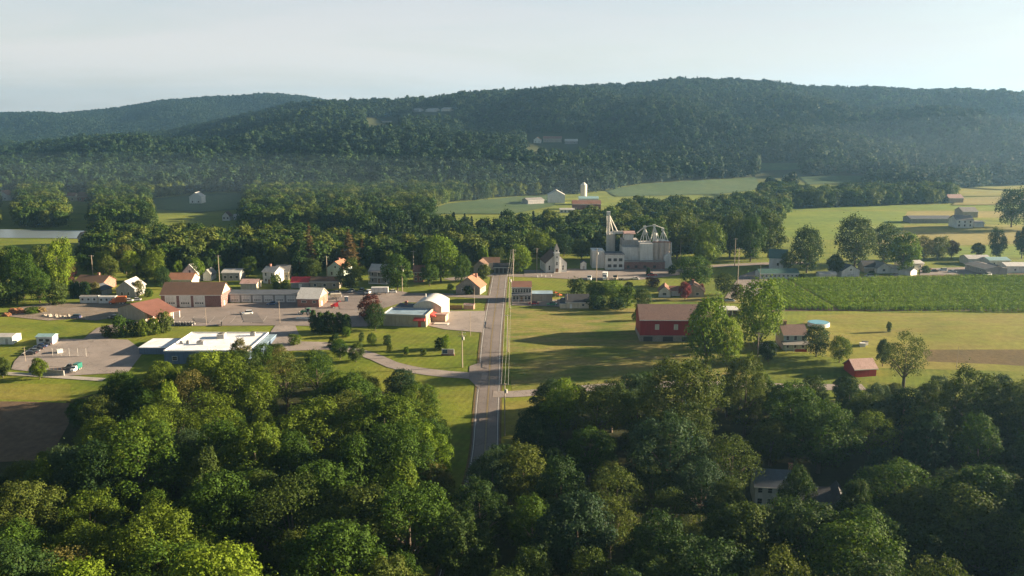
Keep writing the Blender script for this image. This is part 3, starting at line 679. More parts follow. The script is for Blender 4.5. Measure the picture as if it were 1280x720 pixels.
# --- yard, street and field trees, placed one by one
T = [
 ('yard0', 75, 365, 62, 38, 'bright', 'tall bright yellow-green tree above the maroon tree at the far edge of the lawn'),
 ('yard1', 30, 372, 54, 42, 'mid', 'rounded green tree two crowns along from the bright tree towards the frame edge'),
 ('yard2', 6, 366, 52, 36, 'olive', 'olive green tree standing at the frame edge above the lawn'),
 ('yard3', 50, 378, 40, 32, 'mid', 'mid-sized green tree in front of the tall bright one by the lawn'),
 ('yard1', 22, 380, 30, 30, 'dark', 'low dark tree at the upper edge of the lawn'),
 ('bush0', 72, 381, 26, 26, 'olive', 'olive bush at the lawn corner below the maroon tree'),
 ('bush1', 2, 382, 26, 26, 'dark', 'dark bush on the lawn edge at the frame border'),
 ('yard3', 84, 357, 30, 26, 'maroon', 'round dark maroon tree beside the long brown-roofed house'),
 ('yard0', 58, 344, 36, 32, 'olive', 'olive tree behind the tall bright yellow-green one'),
 ('yard2', 20, 345, 36, 36, 'mid', 'green tree in the back row behind the lawn trees'),
 ('yard1', 110, 340, 22, 26, 'mid', 'small green tree just behind the long brown roof'),
 ('bush2', 118, 371, 17, 17, 'tan', 'yellow-orange bush between the hedge and the white sheds'),
 ('yard3', 138, 350, 28, 26, 'olive', 'olive tree beside the grey house with pale roof'),
 ('yard0', 168, 353, 38, 30, 'bright', 'bright oval tree directly behind the grey pale-roofed house'),
 ('yard2', 158, 343, 36, 24, 'tan', 'tan-topped tree behind the bright oval one'),
 ('yard1', 194, 353, 40, 28, 'mid', 'full green tree behind the brick garage end'),
 ('yard3', 204, 362, 28, 20, 'dark', 'dark small tree touching the corner of the three-door brick garage'),
 ('yard0', 222, 345, 18, 14, 'bright', 'little bright tree above the brick garage roof'),
 ('yard2', 246, 351, 28, 22, 'bright', 'bright tree in front of the white gabled house'),
 ('yard1', 260, 344, 22, 14, 'dark', 'narrow dark tree beside the white gabled house'),
 ('bush1', 173, 370, 18, 15, 'tan', 'thin pale bush in front of the grey house'),
 ('yard0', 310, 346, 24, 26, 'mid', 'green tree between the light-roofed shop and the two-storey white house'),
 ('yard3', 290, 330, 16, 22, 'olive', 'olive tree behind the light-roofed shop'),
 ('bush0', 134, 421, 13, 17, 'olive', 'pale end bush of the row below the pavilion'),
 ('bush1', 151, 421, 25, 19, 'mid', 'tallest bush of the row below the pavilion'),
 ('bush2', 166, 420, 19, 16, 'dark', 'third bush of the row below the pavilion'),
 ('bush0', 180, 420, 19, 16, 'mid', 'middle bush of the row below the pavilion'),
 ('bush2', 193, 418, 20, 17, 'mid', 'bush next to the end in the row nearest the big lot'),
 ('bush1', 206, 416, 25, 19, 'olive', 'end bush of the row, beside the motorbikes'),
 ('pine0', 375, 346, 64, 30, 'dark', 'tallest dark pine above the red metal roof'),
 ('pine1', 388, 340, 60, 18, 'brown', 'narrow brown-needled pine behind the tallest dark pine'),
 ('pine0', 437, 340, 52, 32, 'brown', 'broad brownish pine behind the pale green house'),
 ('pine1', 453, 335, 36, 14, 'brown', 'thin dying brown pine beside the broad brownish one'),
 ('yard3', 424, 332, 28, 26, 'bright', 'bright leafy tree between the two tall brown pines'),
 ('yard1', 391, 347, 22, 27, 'olive', 'rounded olive tree just above the red metal roof'),
 ('yard0', 438, 362, 36, 36, 'olive', 'olive tree at the end of the brown-roofed hall'),
 ('bush1', 345, 359, 15, 14, 'bright', 'bright bush in front of the two-storey white house'),
 ('yard2', 331, 340, 20, 12, 'dark', 'small dark tree beside the two-storey white house'),
 ('yard0', 497, 363, 44, 40, 'mid', 'dense round green tree behind the tavern, beside the utility pole'),
 ('yard1', 551, 352, 55, 50, 'bright', 'largest bright tree in town, behind the arched roof'),
 ('yard3', 577, 353, 32, 26, 'mid', 'plain green lower tree beside the largest bright tree in town'),
 ('yard2', 537, 357, 26, 24, 'mid', 'green tree filling the front of the largest bright tree'),
 ('yard0', 605, 351, 20, 18, 'olive', 'olive tree behind the stone gabled house by the road'),
 ('yard2', 604, 334, 24, 14, 'bright', 'small bright tree above the brown roofs at the junction'),
 ('pine1', 576, 335, 24, 11, 'dark', 'small dark evergreen behind the largest bright tree in town'),
 ('yard1', 649, 342, 35, 34, 'bright', 'bright tree at the junction across from the church'),
 ('yard0', 676, 326, 34, 42, 'mid', 'broad green tree behind the church'),
 ('yard3', 705, 320, 26, 28, 'dark', 'dark olive tree right behind the church steeple'),
 ('yard1', 727, 324, 24, 30, 'olive', 'olive tree between the church and the mill'),
 ('yard2', 622, 322, 24, 30, 'dark', 'dark tree behind the car shed at the junction'),
 ('bush0', 462, 397, 26, 30, 'maroon', 'spreading reddish-brown tree beside the blue tavern roof'),
 ('yard3', 469, 413, 32, 27, 'dark', 'dark green tree at the corner of the tavern wall'),
 ('yard0', 419, 441, 22, 20, 'dark', 'dark small tree above the driveway curve'),
 ('yard1', 425, 449, 24, 24, 'mid', 'green tree on the inside of the driveway curve'),
 ('bush1', 433, 421, 12, 12, 'mid', 'bush at the end of the tall clipped hedge'),
 ('bush0', 452, 427, 11, 8, 'dark', 'smallest round bush on the tavern lawn near the hedge'),
 ('yard1', 465, 432, 15, 13, 'mid', 'roundest young tree in the middle of the tavern lawn'),
 ('bush2', 484, 431, 12, 10, 'dark', 'dark bush on the tavern lawn below the flat blue roof'),
 ('bush1', 487, 439, 9, 8, 'olive', 'low olive shrub on the tavern lawn slope'),
 ('bush0', 508, 443, 9, 8, 'mid', 'low green shrub halfway down the tavern lawn'),
 ('bush2', 529, 444, 8, 8, 'olive', 'lone low shrub between the lawn and the flag-coloured sign'),
 ('bush1', 557, 437, 17, 11, 'bright', 'yellow-green shrub just behind the flag-coloured sign'),
 ('bush0', 549, 436, 13, 12, 'dark', 'dark shrub beside the flag-coloured sign'),
 ('yard2', 50, 474, 26, 22, 'mid', 'young green tree in front of the low concrete wall'),
 ('yard0', 4, 472, 25, 20, 'olive', 'young olive tree at the frame edge by the concrete walk'),
 ('bush2', 368, 431, 13, 16, 'mid', 'green bush standing on the pale apron'),
 ('yard1', 882, 457, 82, 54, 'bright', 'tallest brilliant yellow-green tree in front of the red barn'),
 ('yard3', 908, 458, 58, 38, 'bright', 'shorter brilliant yellow-green tree beside the tallest at the barn end'),
 ('yard3', 948, 434, 80, 62, 'bright', 'large bright leafy tree beside the white open shed'),
 ('yard1', 867, 360, 38, 48, 'mid', 'broad green tree behind the brown gabled house'),
 ('yard3', 905, 369, 26, 28, 'olive', 'olive tree in the yard beyond the barn'),
 ('bush0', 921, 374, 18, 17, 'tan', 'yellowish bush at the foot of the tall pole'),
 ('yard2', 856, 375, 22, 17, 'red', 'crimson ornamental tree in front of the brown gabled house'),
 ('bush1', 876, 367, 11, 10, 'red', 'small crimson bush by the brown gabled house'),
 ('bush2', 815, 358, 11, 18, 'maroon', 'low maroon shrub above the little white house'),
 ('cypress', 810, 344, 10, 5, 'dark', 'tiny dark conical evergreen on the mill lawn'),
 ('bush0', 840, 343, 11, 12, 'dark', 'dark bush at the corner of the mill lawn'),
 ('bush1', 721, 368, 19, 25, 'olive', 'olive bush at the end of the row behind the beige garage'),
 ('yard0', 745, 378, 25, 26, 'mid', 'green tree in the row below the parked lorries'),
 ('yard1', 765, 378, 26, 30, 'bright', 'bright round tree in the row below the parked lorries'),
 ('bush2', 784, 382, 22, 22, 'mid', 'green bush beside the bright round one below the lorries'),
 ('yard3', 803, 390, 28, 22, 'olive', 'olive tree touching the corner of the red barn roof'),
 ('bush0', 786, 362, 9, 12, 'dark', 'small dark round bush on the strip below the flat trailer'),
 ('bush1', 746, 386, 16, 24, 'dark', 'dark hedge bush beside the beige garage'),
 ('bush2', 771, 386, 14, 24, 'dark', 'dark hedge bush at the top edge of the meadow'),
 ('bush0', 652, 374, 7, 10, 'dark', 'little dark shrub at the two-storey building front'),
 ('bush1', 795, 401, 10, 12, 'mid', 'small bush against the corner of the red barn'),
 ('yard1', 815, 327, 52, 42, 'mid', 'big green tree standing behind the mill silos'),
 ('yard0', 846, 324, 58, 48, 'olive', 'tallest olive tree beyond the pink silos'),
 ('yard3', 884, 332, 50, 44, 'mid', 'full green tree along the cross street past the mill'),
 ('yard2', 882, 336, 32, 30, 'bright', 'short bright tree in front of the full one past the mill'),
 ('yard1', 912, 322, 52, 44, 'olive', 'olive tree behind the pair of thin poles'),
 ('yard0', 938, 327, 52, 40, 'mid', 'green tree before the white dark-roofed barn'),
 ('yard0', 960, 322, 54, 44, 'olive', 'high olive tree directly behind the dark-roofed white barn'),
 ('yard1', 1008, 341, 54, 42, 'dark', 'dark olive tree behind the long green-roofed shed'),
 ('yard1', 1068, 334, 60, 50, 'olive', 'largest wide-crowned tree above the blue-roofed garage'),
 ('yard3', 1104, 330, 48, 38, 'dark', 'dark tree beside the bright one by the white house'),
 ('yard2', 1128, 343, 50, 38, 'bright', 'bright yellow-green tree above the long pale shed'),
 ('yard3', 1154, 325, 28, 26, 'tan', 'tan bush-like tree, first of the clump in the stubble'),
 ('yard1', 1172, 325, 28, 26, 'olive', 'olive bush-like tree, middle of the clump in the stubble'),
 ('yard2', 1189, 323, 22, 20, 'brown', 'brownish bush-like tree, last of the clump in the stubble'),
 ('yard0', 1245, 323, 35, 22, 'dark', 'dark rounded tree behind the pale sheds'),
 ('yard2', 1277, 323, 38, 24, 'dark', 'dark tree at the frame edge behind the pale sheds'),
 ('yard1', 1264, 284, 46, 40, 'dark', 'big hazy dark tree beside the far house'),
 ('yard1', 1292, 288, 50, 44, 'dark', 'hazy dark tree cut by the frame beside the far house'),
 ('yard2', 1043, 345, 27, 22, 'dark', 'dark low tree between the green-roofed shed and blue-roofed garage'),
 ('bush0', 1157, 341, 8, 12, 'mid', 'low bush by the long pale shed'),
 ('yard3', 1020, 446, 38, 32, 'dark', 'dark tree hiding the corner of the brown-roofed farmhouse'),
 ('yard1', 1049, 453, 32, 30, 'mid', 'round green tree between the farmhouse and the red shed'),
 ('yard2', 1103, 458, 34, 18, 'dark', 'narrow dark tree behind the small red shed'),
 ('airy1', 1128, 492, 74, 66, 'olive', 'tall airy thin-crowned tree leaning over the small red shed'),
 ('bush1', 1111, 415, 12, 7, 'dark', 'lone little tree in the hay field'),
 ('yard0', 960, 452, 26, 24, 'dark', 'dark tree in the shade beside the farmhouse lane'),
 ('bush0', 586, 368, 10, 14, 'dark', 'dark shrub against the stone gabled house'),
 ('bush2', 40, 392, 8, 16, 'mid', 'green mound bush by the dirt heap'),
]
for a in T:
    tpx(*a)
for a in [('oak1', 616, 645, 86, 76, 'blue', 'bluish spreading tree leaning over the road where it enters the woods'), ('oak3', 600, 697, 98, 84, 'dark', 'dark tree overhanging the road just below the bluish one'), ('oak4', 578, 746, 106, 92, 'dark', 'dark tree covering the last stretch of road at the bottom edge'), ('oak5', 850, 566, 112, 116, 'olive', 'huge spreading olive tree at the top edge of the wood below the red barn'), ('oak3', 930, 545, 100, 62, 'olive', 'round-topped olive tree at the wood edge below the farmhouse lane'), ('oak1', 1212, 566, 106, 92, 'olive', 'large olive tree at the wood edge below the lone field pole'), ('tall1', 700, 556, 84, 50, 'bright', 'fresh green-topped tree at the wood edge where the lane disappears'), ('oak2', 993, 684, 100, 48, 'dark', 'dark tree standing in front of the hidden house, between its two roofs'), ('oak4', 1066, 690, 92, 46, 'dark', 'dark tree at the garage end of the hidden house'), ('oak0', 908, 680, 84, 46, 'olive', 'olive tree with a sunlit top at the chimneyless end of the hidden house'), ('oak0', 541, 640, 62, 58, 'tan', 'pale-tipped tree alone in the shaded grass gap beside the road')]:
    tpx(*a, name='broadleaf_tree')
# clipped hedge and small hedge, each plant an individual
for i, x in enumerate([393, 401, 409, 417, 425, 433]):
    tpx('cypress', x, 415 + (i % 2) * 1.5, 27 - i * 0.6, 11, 'dark', 'tall clipped dark evergreen in the hedge below the green tractor', group='clipped evergreens below the tractor')
for i, x in enumerate([92, 98, 104, 110]):
    tpx('cypress', x, 373, 21, 8, 'dark', 'slim dark evergreen in the short row by the brown-roofed house', group='slim evergreens by the brown-roofed house')

# --- the two near woods: individual trees filling the ground between the measured outlines
def wood(ground, outline, keep, n_try, hr, gap, key):
    pts = []
    r = np.random.default_rng(sum(map(ord, key)))
    P0 = [G(*p) for p in ground]
    x0, x1 = min(p.x for p in P0), max(p.x for p in P0); y0, y1 = min(p.y for p in P0), max(p.y for p in P0)
    y0 = max(y0, 134)
    cand = []
    for _ in range(n_try):
        x = r.uniform(x0, x1); y = r.uniform(y0, y1); z = H(x, y)
        q = proj((x, y, z))
        if not inpoly([q[0]], [q[1]], ground)[0]: continue
        g = gap(x, y)
        if any((x - a) ** 2 + (y - b) ** 2 < (g * 0.5 * (1 + gg / g)) ** 2 for a, b, _, gg in pts): continue
        h = r.uniform(*hr)
        k = 0
        # crown silhouette must stay under the outline measured in the photograph
        def ok(h):
            w = h * 0.44
            for dx, hh in ((-w, h * 0.72), (-w * 0.6, h * 0.92), (0, h), (w * 0.6, h * 0.92), (w, h * 0.72)):
                t = proj((x + dx, y, z + hh))
                if t[1] < np.interp(t[0], [o[0] for o in outline], [o[1] for o in outline]): return False
                for (a0, a1, lim, ymax) in keep:
                    if a0 < t[0] < a1 and y < ymax and t[1] < lim: return False
            return True
        while h > 3.5 and not ok(h): h *= 0.93
        if h <= 3.5: continue
        tp = proj((x, y, z + h))
        if tp[1] > 735 or tp[0] < -45 or tp[0] > 1330: continue
        pts.append((x, y, h, g))
    return pts

def rows(pts, road_sign):
    """group by distance into rows so every tree can be named by row and place"""
    pts = sorted(pts, key=lambda p: -p[1])
    out = []; band = []
    top = pts[0][1]
    for p in pts:
        if top - p[1] > 11: out.append(band); band = []; top = p[1]
        band.append(p)
    out.append(band)
    return [sorted(b, key=lambda p: road_sign * p[0]) for b in out]
ORD = ['first', 'second', 'third', 'fourth', 'fifth', 'sixth', 'seventh', 'eighth', 'ninth', 'tenth', 'eleventh', 'twelfth', 'thirteenth', 'fourteenth', 'fifteenth', 'sixteenth', 'seventeenth', 'eighteenth', 'nineteenth', 'twentieth', 'twenty-first', 'twenty-second', 'twenty-third', 'twenty-fourth', 'twenty-fifth', 'twenty-sixth', 'twenty-seventh', 'twenty-eighth', 'twenty-ninth', 'thirtieth']
def plant(rws, where, pal, group):
    for ri, row in enumerate(rws):
        for ci, (x, y, h, g) in enumerate(row):
            colour = random.choices([p[0] for p in pal], [p[1] for p in pal])[0]
            if h > 11: kn = random.choice(['oak0', 'oak1', 'oak2', 'oak3', 'oak4', 'oak5', 'oak3', 'tall0', 'tall1', 'tall2', 'tall0', 'airy1', 'airy1'])
            else: kn = random.choice(['oak0', 'oak2', 'oak4', 'oak5'])
            if kn == 'airy1': colour = random.choice(['olive', 'olive', 'mid', 'tan' if 'bare' in where else 'olive'])
            half = KINDS[kn][2]
            w = h * half * 2 * random.uniform(1.02, 1.32) * (1.1 if h < 13 else 1.0)
            sz = 'towering' if h > 20 else 'tall' if h > 16 else 'middling' if h > 11 else 'small'
            tree(kn, (x, y, H(x, y)), h, w, colour, '%s %s tree, %s from the road, row %s of %s' % (sz, WORD[colour], ORD[ci], ORD[ri], where), name='broadleaf_tree' if kn[:3] != 'air' else 'airy_tree', group=group)

OUT_L = [(-60, 592), (0, 588), (40, 568), (78, 560), (84, 478), (92, 462), (120, 442), (155, 431), (195, 433), (235, 450), (246, 437), (270, 432), (288, 440), (295, 425), (316, 426), (330, 434), (362, 436), (378, 444), (398, 431), (428, 436), (436, 468), (470, 460), (486, 446), (512, 443), (520, 474), (545, 468), (566, 466), (572, 500), (568, 540), (560, 600), (552, 640), (545, 720), (600, 900)]
WL = wood([(-90, 640), (-60, 600), (50, 588), (86, 560), (96, 530), (150, 505), (240, 500), (262, 486), (330, 480), (430, 482), (500, 497), (538, 520), (545, 560), (520, 640), (520, 760), (520, 980), (-400, 980)], OUT_L, [], 9000, (11, 23), lambda x, y: 10.1 + 2.6 * math.sin(x * 0.21) * math.sin(y * 0.17), 'left')
OUT_R = [(560, 800), (578, 720), (590, 640), (594, 590), (612, 568), (636, 548), (648, 522), (655, 492), (680, 476), (700, 474), (740, 484), (765, 472), (800, 467), (835, 455), (880, 456), (905, 468), (925, 444), (945, 443), (958, 470), (1000, 474), (1040, 463), (1068, 472), (1100, 480), (1140, 478), (1180, 468), (1205, 458), (1240, 468), (1280, 464), (1400, 460)]
WR = wood([(640, 580), (668, 540), (720, 512), (800, 503), (1000, 506), (1200, 502), (1420, 500), (1700, 980), (560, 980), (600, 720), (628, 640)], OUT_R, [(934, 970, 632, 201), (1004, 1060, 630, 201)], 9000, (11, 22.5), lambda x, y: 10.9 + 2.4 * math.sin(x * 0.19) * math.sin(y * 0.23), 'right')
# nothing grows through the hidden house
hh = G(965, 640); hh2 = G(1035, 646)
big_ = [(G(850, 566), 11), (G(930, 545), 7), (G(1212, 566), 9), (G(700, 556), 6)]
WR = [p for p in WR if not any((p[0] - q.x) ** 2 + (p[1] - q.y) ** 2 < r_ * r_ for q, r_ in big_)]
WR = [p for p in WR if not (hh.x - 9 < p[0] < hh2.x + 10 and hh.y - 4 < p[1] < hh.y + 20)]
print('wood trees', len(WL), len(WR), 'placed', len(TREES))
plant(rows(WL, -1), 'wood by bare field', [('mid', 10), ('bright', 2), ('olive', 3), ('dark', 1), ('blue', 1)], 'trees of the wood by the bare field')
plant(rows(WR, 1), 'wood around hidden house', [('mid', 4), ('olive', 3), ('dark', 8), ('blue', 3)], 'trees of the wood around the hidden house')  # palette weighted to dark leaves, standing in for shade on this wood
# a fresh green sapling and the bluish tree leaning to the road
# more street and garden trees that fill the gaps between the houses
GAPS = [('yard0', 240, 336, 20, 24, 'mid', 'green tree above the ridge line behind the white gabled house'), ('yard2', 318, 336, 24, 20, 'dark', 'dark tree above the two-storey white house roof'), ('yard3', 352, 340, 30, 22, 'olive', 'olive tree rising from the dark-roofed wing house'),
 ('yard1', 366, 336, 26, 24, 'mid', 'green tree just outside the tallest dark pine'), ('yard0', 470, 336, 22, 26, 'dark', 'dark tree above the grey porch house'), ('yard2', 402, 336, 26, 20, 'dark', 'dark tree between the narrow brown pine and the pale green house'),
 ('yard1', 489, 340, 20, 20, 'olive', 'olive tree above the dense round green one'), ('bush1', 346, 362, 9, 10, 'dark', 'low dark bush above the slate garage roof'), ('bush0', 356, 361, 10, 12, 'mid', 'green bush next to the red metal roof shed'), ('bush2', 312, 361, 9, 9, 'mid', 'bush by the pale pinkish low shed'),
 ('yard3', 183, 352, 26, 22, 'dark', 'dark tree in the gap between the bright oval and the full green one'), ('yard0', 128, 342, 26, 24, 'mid', 'green tree at the brick chimney of the long brown-roofed house'), ('bush1', 186, 371, 10, 12, 'mid', 'green bush near the back corner of the pavilion'), ('yard2', 270, 340, 18, 16, 'mid', 'small green tree touching the pole behind the brick garage'),
 ('bush0', 400, 366, 7, 9, 'dark', 'low shrub in front of the long tan hall'), ('yard1', 620, 331, 20, 24, 'olive', 'olive tree over the dark car shed'), ('bush2', 563, 362, 7, 9, 'mid', 'shrub at the wall of the stone gabled house'), ('yard0', 541, 340, 28, 26, 'dark', 'dark tree at the back of the largest bright tree in town'),
 ('yard3', 985, 338, 22, 20, 'mid', 'green tree at the gable of the dark-roofed white barn'), ('bush1', 1003, 350, 7, 12, 'dark', 'dark shrub at the end of the long green-roofed shed'), ('bush0', 1090, 346, 7, 10, 'mid', 'shrub at the corn edge between the two gable-fronted buildings'), ('yard2', 1222, 322, 18, 18, 'olive', 'olive tree above the pale shed behind the angled one'),
 ('yard1', 246, 468, 26, 26, 'mid', 'green tree against the long wall of the flat white-roofed building'), ('yard0', 300, 456, 30, 28, 'tan', 'yellowish tree at the corner of the flat white-roofed building'), ('yard3', 330, 462, 32, 30, 'mid', 'green tree beside the pale apron by the flat white-roofed building'), ('yard2', 278, 466, 27, 22, 'olive', 'olive tree at the middle of the flat white-roofed building'),
 ('yard0', 445, 452, 22, 22, 'olive', 'olive tree inside the driveway curve below the lawn'), ('yard1', 345, 456, 26, 24, 'olive', 'olive tree below the green bush on the pale apron')]
for a in GAPS: tpx(*a)
print('trees', len(TREES))


import sys; sys.stderr.write('TREES %d WL %d WR %d\n' % (len(TREES), len(WL), len(WR)))
# ------------------------------------------------------------------ buildings
W_white = m_lines('siding_white', (0.66, 0.66, 0.64), 0.22, dark=0.82)
W_cream = m_lines('siding_cream', (0.6, 0.54, 0.42), 0.22, dark=0.82)
W_grey = m_lines('siding_grey', (0.3, 0.3, 0.3), 0.22, dark=0.8)
W_pale = m_lines('siding_pale_green', (0.48, 0.56, 0.5), 0.22, dark=0.82)
W_tan = m_lines('siding_tan', (0.38, 0.33, 0.26), 0.22, dark=0.8)
W_red = m_lines('barn_red_boards', (0.36, 0.025, 0.03), 0.3, axis='x', dark=0.75)
W_blue = m_lines('siding_blue', (0.10, 0.16, 0.26), 0.5, axis='x', dark=0.8)
W_brick = m_brick('brick_red', (0.26, 0.085, 0.055))
W_brickd = m_brick('brick_dark', (0.16, 0.05, 0.045))
W_stone = m_brick('stone_grey', (0.26, 0.23, 0.2), sx=1.6)
W_block = m_brick('block_grey', (0.33, 0.32, 0.3), (0.25, 0.25, 0.24), sx=1.2)
W_peach_lit = m_plain('peach_lit_wall', (0.5, 0.36, 0.24), 0.9)  # peach holds the warm sunlight of lit end walls
W_concrete = m_plain('concrete_wall', (0.52, 0.48, 0.42), 0.9, scale=0.4)
W_steel = m_lines('steel_pale', (0.66, 0.65, 0.62), 0.4, axis='x', dark=0.8, rough=0.55)
R_brown = m_shingle('roof_brown', (0.13, 0.075, 0.05)); R_dark = m_shingle('roof_dark', (0.05, 0.052, 0.06)); R_grey = m_shingle('roof_grey', (0.22, 0.21, 0.2))
R_slate = m_shingle('roof_slate', (0.07, 0.085, 0.11)); R_rust = m_shingle('roof_rust', (0.2, 0.095, 0.065)); R_orange_sunlit = m_shingle('roof_orange_sunlit', (0.28, 0.13, 0.075))  # the orange shingle carries the low sun in its colour
R_pav = m_shingle('roof_red_brown', (0.17, 0.07, 0.05)); R_light = m_shingle('roof_light', (0.42, 0.41, 0.39)); R_green = m_lines('roof_green_metal', (0.06, 0.13, 0.11), 0.45, axis='x', dark=0.8, rough=0.5)
R_red = m_lines('roof_red_metal', (0.5, 0.03, 0.035), 0.45, axis='x', dark=0.8, rough=0.45)
R_white = m_lines('roof_white_metal', (0.62, 0.61, 0.58), 0.5, axis='x', dark=0.85, rough=0.5)
R_barn = m_lines('roof_barn_brown', (0.2, 0.13, 0.11), 0.5, axis='x', dark=0.85, rough=0.6)
R_flatw = m_plain('roof_membrane_white', (0.78, 0.8, 0.84), 0.7, var=0.35, scale=0.25)
R_flatb = m_plain('roof_membrane_blue', (0.24, 0.34, 0.42), 0.6, var=0.5, scale=0.3)
R_teal = m_lines('roof_teal_metal', (0.25, 0.4, 0.42), 0.5, axis='x', dark=0.85, rough=0.5)
R_pink = m_lines('roof_pinkish', (0.42, 0.28, 0.25), 0.5, axis='x', dark=0.85, rough=0.6)  # pale pinkish ribbed roofing
T_white = m_plain('trim_white', (0.72, 0.71, 0.68), 0.6); T_dark = m_plain('trim_dark', (0.05, 0.045, 0.04), 0.7); T_brown = m_plain('wood_brown', (0.2, 0.11, 0.06), 0.85)
T_red = m_plain('awning_red', (0.42, 0.05, 0.04), 0.6); T_metal = m_plain('galvanised', (0.6, 0.59, 0.55), 0.5, 0.2); T_orange = m_plain('painted_orange', (0.5, 0.13, 0.03), 0.6)
T_grey = m_plain('unit_grey', (0.35, 0.34, 0.32), 0.6); D_door = m_lines('door_white_panel', (0.68, 0.68, 0.66), 0.7, dark=0.7)
glass, _nt, _b = _nodes('window_glass')
_b.inputs['Base Color'].default_value = (0.02, 0.025, 0.03, 1); _b.inputs['Roughness'].default_value = 0.12

def face_frame(side, W, D):
    """(origin, along, outward) of a wall in local metres"""
    return {'f': (Vector((0, 0, 0)), Vector((1, 0, 0)), Vector((0, -1, 0))), 'r': (Vector((W, 0, 0)), Vector((0, 1, 0)), Vector((1, 0, 0))),
            'l': (Vector((0, D, 0)), Vector((0, -1, 0)), Vector((-1, 0, 0))), 'b': (Vector((W, D, 0)), Vector((-1, 0, 0)), Vector((0, 1, 0)))}[side]

def slab(m, fr, u0, u1, z0, z1, o0, o1):
    O, A, Nn = fr
    pts = []
    for o in (o0, o1):
        for u, z in ((u0, z0), (u1, z0), (u1, z1), (u0, z1)):
            p = O + A * u + Nn * o; pts.append((p.x, p.y, z))
    return m.add(pts, [(0, 1, 2, 3), (7, 6, 5, 4), (0, 4, 5, 1), (1, 5, 6, 2), (2, 6, 7, 3), (3, 7, 4, 0)])

def window(root, fr, u, z, w, h, frame=None, name='window', gl=None):
    m = MB(); t = 0.11
    for a in ((u - w / 2 - t, u + w / 2 + t, z - t, z), (u - w / 2 - t, u + w / 2 + t, z + h, z + h + t), (u - w / 2 - t, u - w / 2, z, z + h), (u + w / 2, u + w / 2 + t, z, z + h), (u - w / 2, u + w / 2, z + h * 0.48, z + h * 0.52)):
        slab(m, fr, a[0], a[1], a[2], a[3], 0.002, 0.075)
    f = m.obj(name, frame or T_white, root)
    slab(MB(), fr, u - w / 2, u + w / 2, z, z + h, 0.004, 0.035).obj('pane', gl or glass, f)
    return f

def door(root, fr, u, w, h, mat=None, z=0.0):
    m = MB(); slab(m, fr, u - w / 2, u + w / 2, z + 0.02, z + h, 0.003, 0.06)
    d = m.obj('door', mat or T_brown, root)
    k = MB(); slab(k, fr, u + w * 0.32, u + w * 0.4, z + h * 0.45, z + h * 0.51, 0.06, 0.12); k.obj('handle', T_metal, d)
    return d

def garage(root, fr, u, w, h, mat=None, lights=True):
    m = MB(); n = 4
    for i in range(n):
        slab(m, fr, u - w / 2, u + w / 2, 0.02 + h * i / n, h * (i + 1) / n - 0.03, 0.003, 0.07)
    d = m.obj('garage_door', mat or D_door, root)
    t = MB(); slab(t, fr, u - w / 2 - 0.16, u - w / 2, 0, h + 0.14, 0.003, 0.1); slab(t, fr, u + w / 2, u + w / 2 + 0.16, 0, h + 0.14, 0.003, 0.1); slab(t, fr, u - w / 2, u + w / 2, h, h + 0.14, 0.003, 0.1)
    t.obj('door_frame', T_white, d)
    if lights:
        g = MB()
        for k in range(4): slab(g, fr, u - w / 2 + w * (0.1 + k * 0.21), u - w / 2 + w * (0.1 + k * 0.21) + w * 0.14, h * 0.31, h * 0.43, 0.07, 0.085)
        g.obj('door_lights', glass, d)
    return d

def roof_mesh(W, D, h, rise, axis, over=0.45, th=0.16):
    m = MB()
    if axis == 'x':      # ridge parallel to the front
        hy = D / 2; s = rise / hy; a = [(-over, h - s * over), (hy, h + rise), (D + over, h - s * over)]
        pts = [(a[0][0], a[0][1]), (a[1][0], a[1][1]), (a[2][0], a[2][1]), (a[2][0], a[2][1] + th), (a[1][0], a[1][1] + th * 1.1), (a[0][0], a[0][1] + th)]
        m.prism([(p, q) for p, q in pts], -over, W + over, 'x')
    else:
        hx = W / 2; s = rise / hx
        pts = [(-over, h - s * over), (hx, h + rise), (W + over, h - s * over), (W + over, h - s * over + th), (hx, h + rise + th * 1.1), (-over, h - s * over + th)]
        m.prism(pts, -over, D + over, 'y')
    return m

def wall_mesh(W, D, h, rise, axis, z0=-0.6):
    m = MB()
    if axis == 'x': m.prism([(0, z0), (D, z0), (D, h), (D / 2, h + rise - 0.02), (0, h)], 0, W, 'x')
    elif axis == 'y': m.prism([(0, z0), (W, z0), (W, h), (W / 2, h + rise - 0.02), (0, h)], 0, D, 'y')
    else: m.box(0, W, 0, D, z0, h)
    return m

